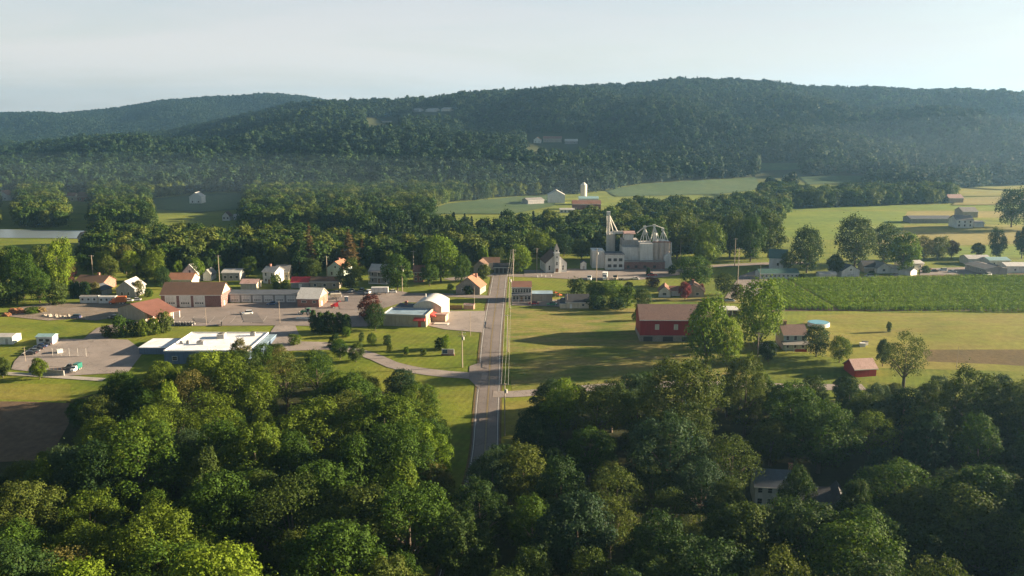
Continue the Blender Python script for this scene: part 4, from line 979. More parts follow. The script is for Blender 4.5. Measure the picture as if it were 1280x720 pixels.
BLD = []
def building(name, label, cat, p1, p2, D, h, rise, axis, wall, roof, wins=(), doors=(), gar=(), chimney=None, trim=T_white, group=None, world=None, over=0.45, gable=None):
    A = G(*p1); B = G(*p2)
    if world: A, B = world
    W = (B - A).to_2d().length; BLD.append(((A.x + B.x) / 2, A.y + D / 2, max(W, D) * 0.62 + 4)); BLD.append(((A.x + B.x) / 2, A.y - 7, W * 0.5 + 2)); rz = math.atan2(B.y - A.y, B.x - A.x)
    root = thing(name, label, cat, (A.x, A.y, min(A.z, B.z)), rz, group)
    root['W'] = W
    wm = wall_mesh(W, D, h, rise, axis).obj('wall', wall, root)
    if gable:   # a different cladding or sunlit colour on the gable triangle
        for s in ('r', 'l') if axis == 'x' else ('f',):
            fr = face_frame(s, W, D); L = D if axis == 'x' else W
            m = MB(); O, Au, Nn = fr
            tri_ = [(0.02, h + 0.02), (L - 0.02, h + 0.02), (L / 2, h + rise - 0.03)]
            vs = [tuple(O + Au * u + Nn * o + Vector((0, 0, z))) for o in (0.004, 0.05) for u, z in tri_]
            m.add(vs, [(0, 1, 2), (5, 4, 3), (0, 3, 4, 1), (1, 4, 5, 2), (2, 5, 3, 0)]); m.obj('gable', gable, root)
    if axis in 'xy':
        rf = roof_mesh(W, D, h, rise, axis, over).obj('roof', roof, root)
        b = MB()
        if axis == 'x':
            b.box(-over, W + over, -over - 0.06, -over - 0.003, h - rise / (D / 2) * over - 0.1, h - rise / (D / 2) * over + 0.14)
            b.obj('gutter', trim, rf)
    else:
        rf = MB().box(-0.12, W + 0.12, -0.12, D + 0.12, h, h + 0.1).obj('roof', roof, root)
        m = MB(); t = 0.22
        m.box(-0.14, W + 0.14, -0.14, t, h + 0.103, h + 0.5); m.box(-0.14, W + 0.14, D - t, D + 0.14, h + 0.103, h + 0.5)
        m.box(-0.14, t, t, D - t, h + 0.103, h + 0.5); m.box(W - t, W + 0.14, t, D - t, h + 0.103, h + 0.5)
        m.obj('parapet', trim, rf)
    if chimney:
        cx, cy, ch = chimney
        c = MB().box(cx - 0.45, cx + 0.45, cy - 0.45, cy + 0.45, h, h + ch).box(cx - 0.55, cx + 0.55, cy - 0.55, cy + 0.55, h + ch + 0.002, h + ch + 0.2).obj('chimney', W_brick, rf)
    for (s, u, z, w, hh) in wins:
        fr = face_frame(s, W, D); L = W if s in 'fb' else D
        window(root, fr, u * L, z, w, hh, trim)
    for dd in doors:
        fr = face_frame(dd[0], W, D); L = W if dd[0] in 'fb' else D
        door(root, fr, dd[1] * L, dd[2], dd[3], dd[4] if len(dd) > 4 else None)
    for gg in gar:
        fr = face_frame(gg[0], W, D); L = W if gg[0] in 'fb' else D
        garage(root, fr, gg[1] * L, gg[2], gg[3], gg[4] if len(gg) > 4 else None)
    return root, W

def ac_unit(P, size, label, rz=0.1):
    t = thing('rooftop_unit', label, 'roof unit', P, rz, 'ventilation units on the flat white roof')
    a, b, c = size
    MB().box(-a / 2, a / 2, -b / 2, b / 2, 0, c).box(-a / 2 + 0.1, a / 2 - 0.1, -b / 2 - 0.05, -b / 2 - 0.003, 0.2, c - 0.2).obj('housing', T_grey, t)
    MB().cyl(0, 0, c + 0.003, c + 0.25, min(a, b) * 0.32).obj('fan', T_dark, t)
    return t

def row(side, n, z, w, h, a=0.0, b=1.0):
    return [(side, a + (b - a) * (i + 0.5) / n, z, w, h) for i in range(n)]

# three-door brick garage
g1, W = building('fire_station', 'brick garage with three tall white doors and a wide brown roof', 'garage', (202, 384), (277, 384), 13, 5.6, 4.2, 'x', W_brickd, R_brown,
                 wins=[('r', 0.5, 6.3, 1.0, 1.0)], doors=[('r', 0.3, 1.1, 2.2, T_white)], gar=[('f', 0.16, 4.6, 4.9), ('f', 0.4, 4.6, 4.9), ('f', 0.635, 4.6, 4.9)], gable=W_cream)
building('garage_row', 'long low garage with a slate roof and a line of white doors', 'garage', (287, 378), (371, 378), 9, 3.9, 0.9, 'x', W_grey, R_slate,
         gar=[('f', (i + 0.5) / 6, 3.7, 3.0) for i in range(6)])
b3, W3 = building('brick_workshop', 'small brick workshop with a steep pale metal roof, next to the slate-roofed garage', 'workshop', (372, 384), (399, 384.5), 13, 4.0, 3.4, 'x', W_brick, R_white,
         wins=[('f', 0.3, 2.1, 2.0, 0.8), ('f', 0.78, 2.1, 1.4, 0.8)], doors=[('r', 0.3, 1.2, 2.2, T_white), ('r', 0.55, 2.4, 2.8, T_brown)], gable=W_peach_lit)  # peach gable colour stands for sunlight on the end
building('long_hall', 'long low tan hall with a dark brown roof behind the workshop', 'building', (388, 361), (424, 361), 8, 3.6, 1.6, 'x', W_tan, R_brown, wins=row('f', 3, 1.2, 1.2, 1.2) + [('r', 0.5, 1.2, 1.2, 1.2)])
building('metal_shed', 'grey shed under a bright red metal roof', 'shed', (364, 360.5), (387, 360.5), 8, 3.0, 1.9, 'x', W_grey, R_red, doors=[('f', 0.5, 1.5, 2.2, T_white)])
building('house', 'two-storey white house with a pale grey roof beside the bright bush', 'house', (329, 354), (344, 355), 8, 6.0, 2.0, 'x', W_white, R_light, wins=row('f', 2, 1.0, 1.0, 1.4) + row('f', 2, 3.9, 1.0, 1.4) + [('r', 0.5, 3.9, 1.0, 1.4)], doors=[('f', 0.5, 1.0, 2.1)], chimney=(2, 4, 3))
building('house', 'dark-roofed wing house just beyond the two-storey white one', 'house', (344, 350), (361, 350), 9, 4.4, 2.6, 'x', W_tan, R_grey, wins=row('f', 3, 1.3, 1.0, 1.3))
building('house', 'pale green house with a roof tinted sunlit orange and a gable facing the lot', 'house', (409, 346), (430, 347), 10, 4.8, 3.4, 'y', W_pale, R_orange_sunlit, wins=[('f', 0.28, 1.2, 1.0, 1.5), ('f', 0.7, 1.2, 1.0, 1.5), ('f', 0.5, 4.8, 0.9, 1.2)], chimney=(4.2, 6, 4.2))
hb, Wh = building('house', 'grey two-storey house with stacked porches behind the parked cars', 'house', (462, 354), (486, 355), 9, 6.4, 2.6, 'x', W_grey, R_light, wins=row('f', 3, 4.0, 1.0, 1.4) + row('f', 3, 0.9, 1.0, 1.5), doors=[('f', 0.5, 1.0, 2.1)])
m = MB()
for z in (0.15, 3.2): m.box(0.2, Wh - 0.2, -2.2, -0.08, z, z + 0.16)
for x in (0.3, Wh / 2, Wh - 0.45): m.box(x, x + 0.15, -2.15, -2.0, 0.32, 3.19); m.box(x, x + 0.15, -2.15, -2.0, 3.37, 5.9)
m.box(0.2, Wh - 0.2, -2.12, -2.06, 3.8, 3.9)
m.obj('porch', T_white, hb); MB().prism([(-2.5, 5.9), (-0.1, 6.5), (-0.1, 6.62), (-2.5, 6.02)], 0, Wh, 'x').obj('porch_roof', R_grey, hb)
building('house', 'narrow brick house with a rust-red roof beside the round green tree', 'house', (517, 353), (529, 353), 8, 5.4, 2.6, 'x', W_brick, R_rust, wins=row('f', 2, 1.0, 0.9, 1.3) + row('f', 2, 3.6, 0.9, 1.2) + [('r', 0.5, 3.4, 1, 1.4)])
building('garage', 'white garage beneath a brown roof at the junction', 'garage', (603, 337), (624, 337), 9, 3.8, 2.2, 'x', W_white, R_brown, gar=[('f', 0.3, 3, 2.6), ('f', 0.7, 3, 2.6)])
building('house', 'small brown-roofed house with a pale gable beside the junction garage', 'house', (592, 341), (605, 341.5), 9, 3.8, 2.6, 'y', W_tan, R_brown, wins=[('f', 0.5, 1.4, 1.3, 1.2)])
cs, Wc = building('car_shed', 'dark open-fronted car shed at the top of the road', 'shed', (617, 341.5), (641, 341.5), 8, 3.2, 1.6, 'x', T_dark, R_dark)  # solid dark walls paint the shade inside the open front
m = MB()
for k in range(5): slab(m, face_frame('f', Wc, 8), 0.5 + k * (Wc - 1.4) / 4, 0.9 + k * (Wc - 1.4) / 4, 0, 3.1, 0.01, 0.14)
m.obj('post', W_grey, cs)
b11, W11 = building('stone_house', 'grey stone gabled house with a roof tinted sunlit orange by the road', 'house', (570, 367), (600, 368.5), 10, 3.4, 4.6, 'y', W_stone, R_orange_sunlit, wins=[('f', 0.28, 1.1, 1.0, 1.4), ('f', 0.62, 1.1, 1.0, 1.4), ('r', 0.5, 1.0, 1.2, 1.5)], doors=[('f', 0.45, 1.1, 2.2)], chimney=(7.6, 8, 5))
# tavern: flat blue roof wing and arched metal roof hall
tv, Wt = building('tavern', 'tan tavern with a flat blue roof, an arched metal hall and red awnings', 'building', (479, 407), (532, 409), 13, 4.4, 0, 'flat', W_tan, R_flatb, trim=T_grey)
fr = face_frame('r', Wt, 13)
m = MB(); slab(m, fr, 0.03, 12.9, 0, 4.9, 0.152, 0.2); m.obj('end_wall', W_peach_lit, tv)  # sunlit end painted peach, lighter than the tan front
def awning(par, fr, u0, u1, z, out, col, off=0.2):
    O, A, Nn = fr; m = MB()
    P = [O + A * u + Nn * o + Vector((0, 0, zz)) for u in (u0, u1) for o, zz in ((off + 0.003, z + 0.9), (off + out, z), (off + out, z - 0.25), (off + 0.003, z - 0.25))]
    m.add([tuple(p) for p in P], [(0, 1, 2, 3), (7, 6, 5, 4), (0, 4, 5, 1), (1, 5, 6, 2), (2, 6, 7, 3), (3, 7, 4, 0)])
    return m.obj('awning', col, par)
awning(tv, fr, 6.5, 12.4, 3.0, 2.2, T_red); awning(tv, face_frame('f', Wt, 13), Wt - 4.6, Wt - 0.1, 2.9, 1.6, T_red, 0.02)
m = MB(); slab(m, fr, 3.8, 5.2, 0.02, 2.4, 0.205, 0.26); d_ = m.obj('door', T_orange, tv); m = MB(); slab(m, fr, 4.9, 5.0, 1.1, 1.2, 0.26, 0.32); m.obj('handle', T_metal, d_)
m = MB(); slab(m, face_frame('f', Wt, 13), Wt - 3.0, Wt - 1.8, 0.02, 2.3, 0.01, 0.06); m.obj('door', T_red, tv)
# arched hall behind it
Wa = Wt * 0.62
arc = [(Wt - Wa + 2.5 + (Wa + 1.0) * i / 12, 5.6 + 3.0 * math.sin(math.pi * (0.08 + 0.84 * i / 12)) - 0.75) for i in range(13)]
MB().prism([(arc[0][0], -0.5)] + [(x, z - 0.02) for x, z in arc] + [(arc[-1][0], -0.5)], 13.02, 28, 'y').obj('hall_wall', W_cream, tv)
MB().prism([(x, z) for x, z in arc] + [(x, z + 0.18) for x, z in reversed(arc)], 12.5, 28.6, 'y').obj('arched_roof', R_white, tv)
MB().box(0.5, Wt - Wa + 2.45, 13.2, 24, -0.5, 4.1).obj('rear_wing', W_grey, tv)
MB().box(0.3, Wt - Wa + 2.45, 13.18, 24.2, 4.1, 4.3).obj('rear_roof', R_slate, tv)
MB().cyl(Wt - Wa + 6, 20, 8.0, 9.4, 0.25).obj('vent_pipe', T_metal, tv)
MB().box(3.5, 4.6, 20, 21, 4.3, 6.0).obj('chimney', W_brick, tv)
MB().box(Wt + 0.3, Wt + 6.0, 9.0, 14.5, -0.3, 2.9).obj('side_porch', W_peach_lit, tv)
MB().prism([(8.6, 3.4), (15, 3.1), (15, 2.92), (8.6, 2.92)], Wt + 0.22, Wt + 6.5, 'x').obj('porch_roof', R_pink, tv)
MB().box(Wt + 2.2, Wt + 8.0, 4.0, 7.0, 0.05, 0.5).obj('ramp', W_concrete, tv)

# flat white roof building
fl, Wf = building('clubhouse', 'low blue building under a wide flat white roof', 'building', (206, 455), (310, 455), 27, 4.4, 0, 'flat', W_blue, R_flatw, wins=row('f', 4, 1.4, 1.6, 1.3))
MB().box(-12.5, -0.16, 9, 22, -0.6, 3.4).obj('side_wing', W_blue, fl)
MB().box(-12.7, -0.16, 8.8, 22.2, 3.4, 3.65).obj('side_roof', R_flatw, fl)
MB().box(Wf + 0.16, Wf + 3.0, 6, 26.5, -0.5, 3.9).obj('corner_wall', W_blue, fl)
MB().box(Wf + 0.16, Wf + 3.2, 5.8, 26.7, 3.9, 4.1).obj('corner_roof', R_flatb, fl)
def on(root, x, y, z):
    rz = root.rotation_euler[2]; return Vector((root.location.x + x * math.cos(rz) - y * math.sin(rz), root.location.y + x * math.sin(rz) + y * math.cos(rz), root.location.z + z))
for (x, y, s, lb) in [(Wf * 0.47, 20, (2.6, 4.2, 1.6), 'largest grey vent unit in the middle of the flat white roof'), (Wf * 0.84, 23, (1.8, 1.8, 1.3), 'square vent unit at the far corner of the flat white roof'), (Wf * 0.32, 10, (2.4, 1.8, 1.2), 'vent unit near the front of the flat white roof'), (2.0, 11, (1.0, 1.0, 0.9), 'small vent at the narrow end of the flat white roof'), (4.4, 11, (1.0, 1.0, 0.9), 'second small vent in from the narrow end of the flat white roof')]:
    ac_unit(on(fl, x, y, 4.5), s, lb)

# open-sided pavilion
pv, Wp = building('pavilion', 'beige pavilion with a red-brown roof and an open timber side', 'pavilion', (148, 396.5), (182, 402.5), 13, 3.9, 2.6, 'y', W_tan, R_pav, over=0.3)
m = MB(); m.prism([(Wp + 0.3, 3.9), (Wp + 5.2, 2.9), (Wp + 5.2, 3.05), (Wp + 0.3, 4.08)], -0.3, 13.3, 'y'); m.obj('lean_to_roof', R_pav, pv)
for k in range(5):
    MB().box(Wp + 4.8, Wp + 5.05, 0.1 + k * 3.1, 0.35 + k * 3.1, 0, 2.9).obj('post', T_white, pv)
MB().box(Wp + 0.02, Wp + 0.12, 1, 12, 0, 3.6).obj('inner_wall', T_brown, pv)
MB().box(Wp + 2.0, Wp + 4.0, 1.0, 5.0, 0.02, 0.9).obj('counter', W_peach_lit, pv)

building('house', 'grey gabled house with a pale roof behind the gravel yard', 'house', (146, 372), (169, 372), 12, 4.2, 3.4, 'y', W_grey, R_light, wins=[('f', 0.3, 1.2, 1, 1.3), ('f', 0.65, 1.2, 1, 1.3), ('r', 0.4, 1.2, 1, 1.3)])
building('house', 'long brown-roofed house beside the dark maroon tree', 'house', (94, 362), (129, 363), 11, 3.6, 2.6, 'x', W_brick, R_brown, wins=row('f', 4, 1.1, 1.2, 1.3), doors=[('f', 0.5, 1.0, 2.1)], chimney=(9, 6, 3.6))
building('garage', 'small shed with a pale white-edged gable in front of the brown-roofed house', 'garage', (107, 369), (128, 370), 7, 2.8, 1.8, 'y', W_grey, R_slate, wins=[('f', 0.5, 1.1, 1.6, 1.1)])
building('house', 'white gabled house seen over the brick garage roof', 'house', (229, 353), (247, 353), 11, 5.2, 4.0, 'y', W_white, R_light, wins=[('f', 0.3, 1.2, 1, 1.4), ('f', 0.5, 5.0, 1, 1.2)])
building('garage', 'little white garage beside the gabled house over the brick garage roof', 'garage', (254, 351), (264, 351), 8, 3.2, 2.4, 'y', W_white, R_grey)
building('house', 'low house with an orange-brown roof directly behind the brick garage', 'house', (210, 358), (240, 358), 10, 3.4, 2.4, 'x', W_cream, R_orange_sunlit, wins=row('f', 3, 1.1, 1, 1.2))
building('shop', 'light-roofed shop with dark walls behind the long garage', 'shop', (278, 351), (300, 351), 10, 4.2, 1.2, 'x', W_grey, R_light, wins=row('f', 3, 1.2, 1.4, 1.3))
building('shed', 'pale pinkish low shed just above the long slate-roofed garage', 'shed', (301, 362), (321, 362), 8, 3.0, 1.4, 'x', W_cream, R_pink)
for i, (xa, xb, y) in enumerate([(100, 122, 379), (123.5, 144, 379.5)]):
    tr_, Wv = building('trailer', ['grey-roofed white trailer in the gravel yard, nearer the hedge', 'white-roofed trailer in the gravel yard beside the orange truck'][i], 'trailer', (xa, y), (xb, y), 3.0, 2.9, 0.35, 'x', W_white, [R_grey, R_light][i], over=0.1, wins=row('f', 3, 1.3, 0.9, 0.9))
building('shed', 'plain white shed cut by the frame edge on the lower lawn', 'shed', (-8, 430.5), (16, 430.5), 6, 2.7, 0.7, 'x', W_white, R_light, over=0.1, doors=[('f', 0.7, 1.0, 2.0, T_grey)])
building('container_stand', 'white and teal refreshment stand behind the row of dark cars', 'stand', (46, 431), (66, 431), 4.5, 3.0, 0.6, 'x', W_white, R_teal, over=0.3, wins=[('f', 0.3, 1.3, 1.6, 0.9), ('f', 0.7, 1.3, 1.6, 0.9)])

# two storey building by the road, with its flat annex
bA, WA = building('shop_house', 'two-storey grey building with a red-brown roof right beside the road', 'building', (640, 377), (664, 377), 9, 6.6, 1.8, 'x', W_grey, R_rust,
                  wins=row('f', 7, 4.2, 0.9, 1.5) + row('f', 5, 1.0, 1.2, 1.5), doors=[('f', 0.5, 1.0, 2.1)], over=0.3)
MB().prism([(-2.4, 3.2), (-0.03, 3.9), (-0.03, 4.02), (-2.4, 3.35)], -0.2, WA + 0.2, 'x').obj('porch_roof', R_slate, bA)
for k in range(4): MB().box(0.2 + k * (WA - 0.6) / 3, 0.35 + k * (WA - 0.6) / 3, -2.3, -2.15, 0, 3.2).obj('post', T_white, bA)
MB().box(WA + 0.02, WA + 9.5, 0.5, 7.5, -0.3, 3.3).obj('annex', W_tan, bA); MB().box(WA + 0.32, WA + 9.8, 0.2, 7.8, 3.3, 3.55).obj('annex_roof', R_flatb, bA)
for k, (px_, py_) in enumerate([(686, 372), (694, 371), (699, 374)]):
    P = G(px_, py_)
    t = thing('patio_umbrella', ['orange patio umbrella touching the flat annex', 'topmost orange patio umbrella by the dark parked car', 'lowest orange patio umbrella, beside the dark parked car'][k], 'umbrella', P, 0, 'orange umbrellas beside the annex')
    MB().tube([(0, 0, 0), (0, 0, 2.5)], 0.04).obj('pole', T_metal, t)
    MB().cyl(0, 0, 2.0, 2.65, 1.5, 0.05, 8).obj('canopy', T_orange, t)
building('garage', 'beige garage with a dark roof at the top edge of the meadow', 'garage', (708, 385.5), (736, 385.5), 8, 2.9, 2.6, 'x', W_cream, R_dark, wins=[('f', 0.75, 1.1, 1, 0.8)], doors=[('f', 0.2, 1.0, 2.0, T_white)])
building('shed', 'little beige lean-to against the beige garage', 'shed', (700, 385.5), (707.5, 385.5), 4, 2.0, 0.4, 'x', W_cream, R_slate, over=0.1)
# church
ch, Wch = building('church', 'white country church with a small belfry and tall narrow windows', 'church', (682, 341), (709, 341), 16, 5.2, 5.2, 'y', W_white, R_brown, over=0.3, wins=[('l', 0.3, 1.5, 1.0, 2.4), ('l', 0.6, 1.5, 1.0, 2.4), ('r', 0.2, 1.5, 1.0, 2.4), ('r', 0.5, 1.5, 1.0, 2.4), ('r', 0.8, 1.5, 1.0, 2.4), ('f', 0.18, 1.4, 0.9, 2.4), ('f', 0.82, 1.4, 0.9, 2.4)])
c0 = Wch / 2
ch.rotation_euler[2] += R(9)
tw = MB().box(c0 - 1.3, c0 + 1.3, -1.8, 0.8, -0.3, 10.6).obj('tower', W_white, ch)
MB().box(c0 - 1.5, c0 + 1.5, -2.0, 1.0, 10.6, 10.85).obj('cornice', T_white, tw)
m = MB()
for sx_ in (-1, 1):
    for sy_ in (-1, 1): m.box(c0 + sx_ * 0.9 - 0.15, c0 + sx_ * 0.9 + 0.15, -0.5 + sy_ * 0.9 - 0.15, -0.5 + sy_ * 0.9 + 0.15, 10.85, 12.4)
m.box(c0 - 0.9, c0 + 0.9, -1.4, 0.4, 10.85, 11.3); m.obj('belfry', T_white, ch)
sp_ = MB(); sp_.add([(c0 - 1.35, -1.85, 12.4), (c0 + 1.35, -1.85, 12.4), (c0 + 1.35, 0.85, 12.4), (c0 - 1.35, 0.85, 12.4), (c0, -0.5, 15.8)], [(0, 3, 2, 1), (0, 1, 4), (1, 2, 4), (2, 3, 4), (3, 0, 4)]); sp_.obj('spire', R_grey, ch)
MB().box(c0 - 0.5, c0 + 0.5, -1.0, 0.0, 11.3, 12.2).obj('belfry_louvre', T_dark, ch)
frt = (Vector((c0 - 1.3, -1.8, 0)), Vector((1, 0, 0)), Vector((0, -1, 0)))
door(ch, frt, 1.3, 1.5, 2.5, T_brown); window(ch, frt, 1.3, 4.2, 0.8, 1.8); window(ch, frt, 1.3, 8.0, 0.7, 1.1)
MB().box(c0 - 1.8, c0 + 1.8, -3.2, -1.9, 0.02, 0.45).obj('step', W_concrete, ch)
# little white kiosk near church
building('shed', 'small bluish-white shed between the church and the mill', 'shed', (726, 337), (733, 337), 4, 3.6, 1.0, 'y', W_white, R_slate, over=0.15, doors=[('f', 0.5, 1.0, 2.0, T_grey)])

# ---- grain mill
MP = G(741, 337); s = sc(MP)
ml = thing('grain_mill', 'grey and white grain mill with silos, spouts and a tall elevator leg', 'mill', MP, 0.0)
def mx(px): return (px - 741) / s * (1 + 0.0)
def mz(py): return (337 - py) / s / 0.96
b = lambda n, x0, x1, y0, y1, t0, t1, mt: MB().box(mx(x0), mx(x1), y0, y1, mz(t0) if t0 < 337 else -0.3, mz(t1)).obj(n, mt, ml)
b('annex', 741, 756.3, 5, 17, 337, 316, W_steel)
off_ = b('office', 756.5, 780, 0, 10, 337, 319, W_white)
MB().box(mx(756.2), mx(780.3), -0.3, 10.3, mz(319), mz(319) + 0.35).obj('office_roof', R_slate, ml)
for fl_ in range(2):
    for k in range(3):
        window(ml, (Vector((mx(756.5), 0, 0)), Vector((1, 0, 0)), Vector((0, -1, 0))), 2.3 + k * 3.0, 1.4 + fl_ * 3.3, 1.7, 1.4, T_dark)
rib = m_lines('silo_ribbed', (0.36, 0.35, 0.33), 0.6, dark=0.72, rough=0.6); ribp = m_lines('silo_pinkish', (0.58, 0.48, 0.42), 0.6, dark=0.78, rough=0.6)
MB().cyl(mx(767.5), 17, mz(330), mz(298), 2.35, n=28).obj('silo', W_concrete, ml, True)
MB().cyl(mx(767.5), 17, mz(298), mz(296), 2.5, 0.6, n=28).obj('silo_cap', T_metal, ml, True)
# elevator leg: lattice tower with head
m = MB(); lx = mx(763); ly = 15.0
for dx, dy in ((-0.8, -0.8), (0.8, -0.8), (0.8, 0.8), (-0.8, 0.8)): m.tube([(lx + dx, ly + dy, mz(330)), (lx + dx, ly + dy, mz(275))], 0.11, 4)
for k in range(12):
    z0 = mz(330) + (mz(275) - mz(330)) * k / 12; z1 = mz(330) + (mz(275) - mz(330)) * (k + 1) / 12
    m.tube([(lx - 0.8, ly - 0.8, z0), (lx + 0.8, ly - 0.8, z1)], 0.06, 4); m.tube([(lx + 0.8, ly + 0.8, z0), (lx + 0.8, ly - 0.8, z1)], 0.06, 4); m.tube([(lx - 0.8, ly - 0.8, z1), (lx + 0.8, ly - 0.8, z1)], 0.06, 4)
m.box(lx - 0.35, lx + 0.35, ly - 0.35, ly + 0.35, 0, mz(276))
m.obj('elevator_leg', T_metal, ml)
MB().box(lx - 1.0, lx + 1.0, ly - 1.0, ly + 1.0, mz(275), mz(270.5)).obj('elevator_head', T_metal, ml)
for (xe, ye, te) in ((770, 17, 297), (776, 16, 297), (765, 17, 298)):
    MB().tube([(lx, ly, mz(273)), (mx(xe), ye, mz(te))], 0.26, 8).obj('spout', T_metal, ml)
MB().box(mx(771), mx(786), 15.5, 17.2, mz(298), mz(295)).obj('conveyor', R_white, ml)
b('head_house', 783, 794, 10, 18, 337, 297, W_white)
MB().prism([(9.5, mz(297)), (18.5, mz(297)), (18.5, mz(297) + 0.2), (14, mz(294)), (9.5, mz(297) + 0.2)], mx(782), mx(796.5), 'x').obj('head_roof', R_pink, ml)
b('main_block', 779.3, 800.5, 6.0, 19.5, 337, 312, W_steel)
b('upper_block', 779.6, 800.2, 9.0, 19.2, 311.9, 304, W_grey)
b('bin_block', 800.7, 817, 4.0, 16, 337, 307, W_steel)
for k, (x, y) in enumerate([(821.5, 8), (829, 8), (836.0, 8), (825, 14), (832.5, 14)]):
    MB().cyl(mx(x), y, 0, mz(306), 1.75, n=22).obj('bin', ribp, ml, True)
    MB().cyl(mx(x), y, mz(306), mz(303.5), 1.8, 0.35, n=22).obj('bin_cap', T_metal, ml, True)
MB().box(mx(817.5), mx(839.5), 5.9, 6.1, mz(306), mz(304.6)).obj('catwalk', T_orange if False else m_plain('rail_rust', (0.35, 0.17, 0.12), 0.7), ml)
# spout towers
for cx_, tp_, feet in ((808, 287, (802, 806, 811, 815)), (820, 285, (815, 818, 823, 827)), (831, 290, (826, 830, 834, 838))):
    MB().box(mx(cx_) - 0.7, mx(cx_) + 0.7, 9.3, 10.7, mz(tp_ + 3), mz(tp_)).obj('distributor', T_metal, ml)
    for f_ in feet:
        MB().tube([(mx(cx_), 10, mz(tp_ + 2)), (mx(f_), 8 if f_ > 817 else 9, mz(306))], 0.24, 8).obj('spout', R_white, ml)
MB().tube([(mx(799), 12, mz(296)), (mx(808), 10, mz(288)), (mx(820), 10, mz(286)), (mx(832), 10, mz(290))], 0.3, 6).obj('conveyor', T_metal, ml)
MB().cyl(mx(822), 12, mz(305), mz(296), 1.0, 0.9, 14).obj('cyclone', W_white, ml, True)
MB().box(mx(780.3), mx(831), 0.2, 3.9, -0.3, mz(328)).obj('loading_dock', W_brickd, ml)
MB().box(mx(780), mx(831.4), -0.1, 4.0, mz(328), mz(327)).obj('dock_roof', R_grey, ml)
MB().prism([(mx(831.5), -0.2), (mx(842), -0.2), (mx(842), mz(332)), (mx(838), mz(318)), (mx(831.5), mz(322))], 4, 12, 'y').obj('ramp_house', W_white, ml)
MB().tube([(mx(840.5), 6, 0), (mx(840.5), 6, mz(306))], 0.3, 8).obj('downpipe', R_white, ml)
for k, x in enumerate((785, 795, 806, 818)):
    window(ml, (Vector((mx(780.3), 0.2, 0)), Vector((1, 0, 0)), Vector((0, -1, 0))), mx(x) - mx(780.3), 1.0, 1.4, 1.2, T_dark)

# small houses between the mill and the barn
building('house', 'little white house with a red-brown roof just above the red barn', 'house', (823, 371.5), (838, 372), 9, 2.8, 2.3, 'y', W_white, R_rust, wins=[('f', 0.5, 1.0, 1.6, 1.1)])
building('garage', 'white lean-to joined beside the little white house above the barn', 'garage', (839.5, 370), (850, 370), 6, 2.5, 1.6, 'x', W_white, R_rust)
building('house', 'brown gabled house with a chimney behind the crimson tree', 'house', (852, 371), (880, 372), 10, 3.0, 3.0, 'y', W_tan, R_brown, wins=[('f', 0.3, 1.0, 1.3, 1.2), ('f', 0.7, 1.0, 1.3, 1.2)], chimney=(5.0, 3, 4.6))
# red bank barn
bn, Wb = building('barn', 'long red barn on a grey stone base under a brown metal roof', 'barn', (800, 426.5), (888, 427), 14, 8.4, 4.2, 'x', W_red, R_barn, over=0.5)
fr = face_frame('f', Wb, 14)
m = MB(); slab(m, fr, -0.2, Wb + 0.2, -0.6, 2.3, 0.01, 0.25); m.obj('stone_base', W_stone, bn)
m = MB(); slab(m, face_frame('l', Wb, 14), 0.02, 13.7, -0.6, 2.3, 0.01, 0.22); m.obj('stone_base', W_stone, bn)
for k in range(3):
    m = MB(); slab(m, fr, 1.2 + k * 7.2, 4.6 + k * 7.6, 0.1, 1.9, 0.252, 0.3); m.obj('stall_opening', T_dark, bn)  # dark slabs paint the shade inside the openings
for u in (6.2, 13.2, 20.5): window(bn, fr, u, 4.6, 1.3, 1.8, T_white, gl=W_cream)
# white-roofed open shed behind barn
ws, Ww = building('open_shed', 'open shed with a flat white roof between the barn and the olive tree', 'shed', (901, 397), (922, 397), 7, 3.2, 0.3, 'x', T_dark, R_white)  # solid body coloured dark in place of the shade under the roof
for k in range(4):
    m = MB(); slab(m, face_frame('f', Ww, 7), 0.1 + k * (Ww - 0.3) / 3, 0.3 + k * (Ww - 0.3) / 3, 0, 3.2, 0.02, 0.2); m.obj('post', T_white, ws)
# right-hand farm group
building('barn', 'white barn with a dark green roof behind the long green-roofed shed', 'barn', (961, 336), (983, 337), 13, 6.0, 4.0, 'x', W_white, R_green, wins=[('f', 0.5, 2, 1.2, 1.4)])
building('long_shed', 'long low white shed with a green roof and a line of small windows', 'shed', (950, 349), (998, 348.5), 8, 3.0, 1.6, 'x', W_white, R_green, wins=row('f', 9, 1.2, 1.0, 0.8))
building('shed', 'low white shed between the green-roofed shed and blue-roofed garage', 'shed', (1024, 348), (1045, 348), 5, 2.3, 0.8, 'x', W_white, R_light)
building('garage', 'white gable-fronted garage with a blue-grey roof at the corn edge', 'garage', (1052, 346.5), (1074, 345.5), 12, 3.4, 2.8, 'y', W_white, R_slate, wins=[('f', 0.5, 3.3, 0.9, 0.9)], gar=[('f', 0.5, 4.5, 2.6)])
building('house', 'white gable-fronted house beside a dark car, next along from the blue-roofed garage', 'house', (1096, 342), (1113, 341.5), 10, 3.0, 2.6, 'y', W_white, R_grey, wins=[('f', 0.5, 1.1, 1.5, 1.2)])
building('house', 'dark-roofed house tucked behind the white gable-fronted one', 'house', (1080, 341), (1095, 341), 9, 3.0, 2.8, 'x', W_tan, R_dark)
building('long_shed', 'long pale shed running back from the corn edge', 'shed', (1138, 345), (1146, 343.5), 26, 2.8, 1.2, 'y', W_white, R_light)
building('house', 'pale low house with small windows beyond the long pale shed', 'house', (1129, 338), (1154, 337), 8, 3.6, 1.0, 'x', W_cream, R_light, wins=row('f', 3, 1.4, 1.0, 1.1))
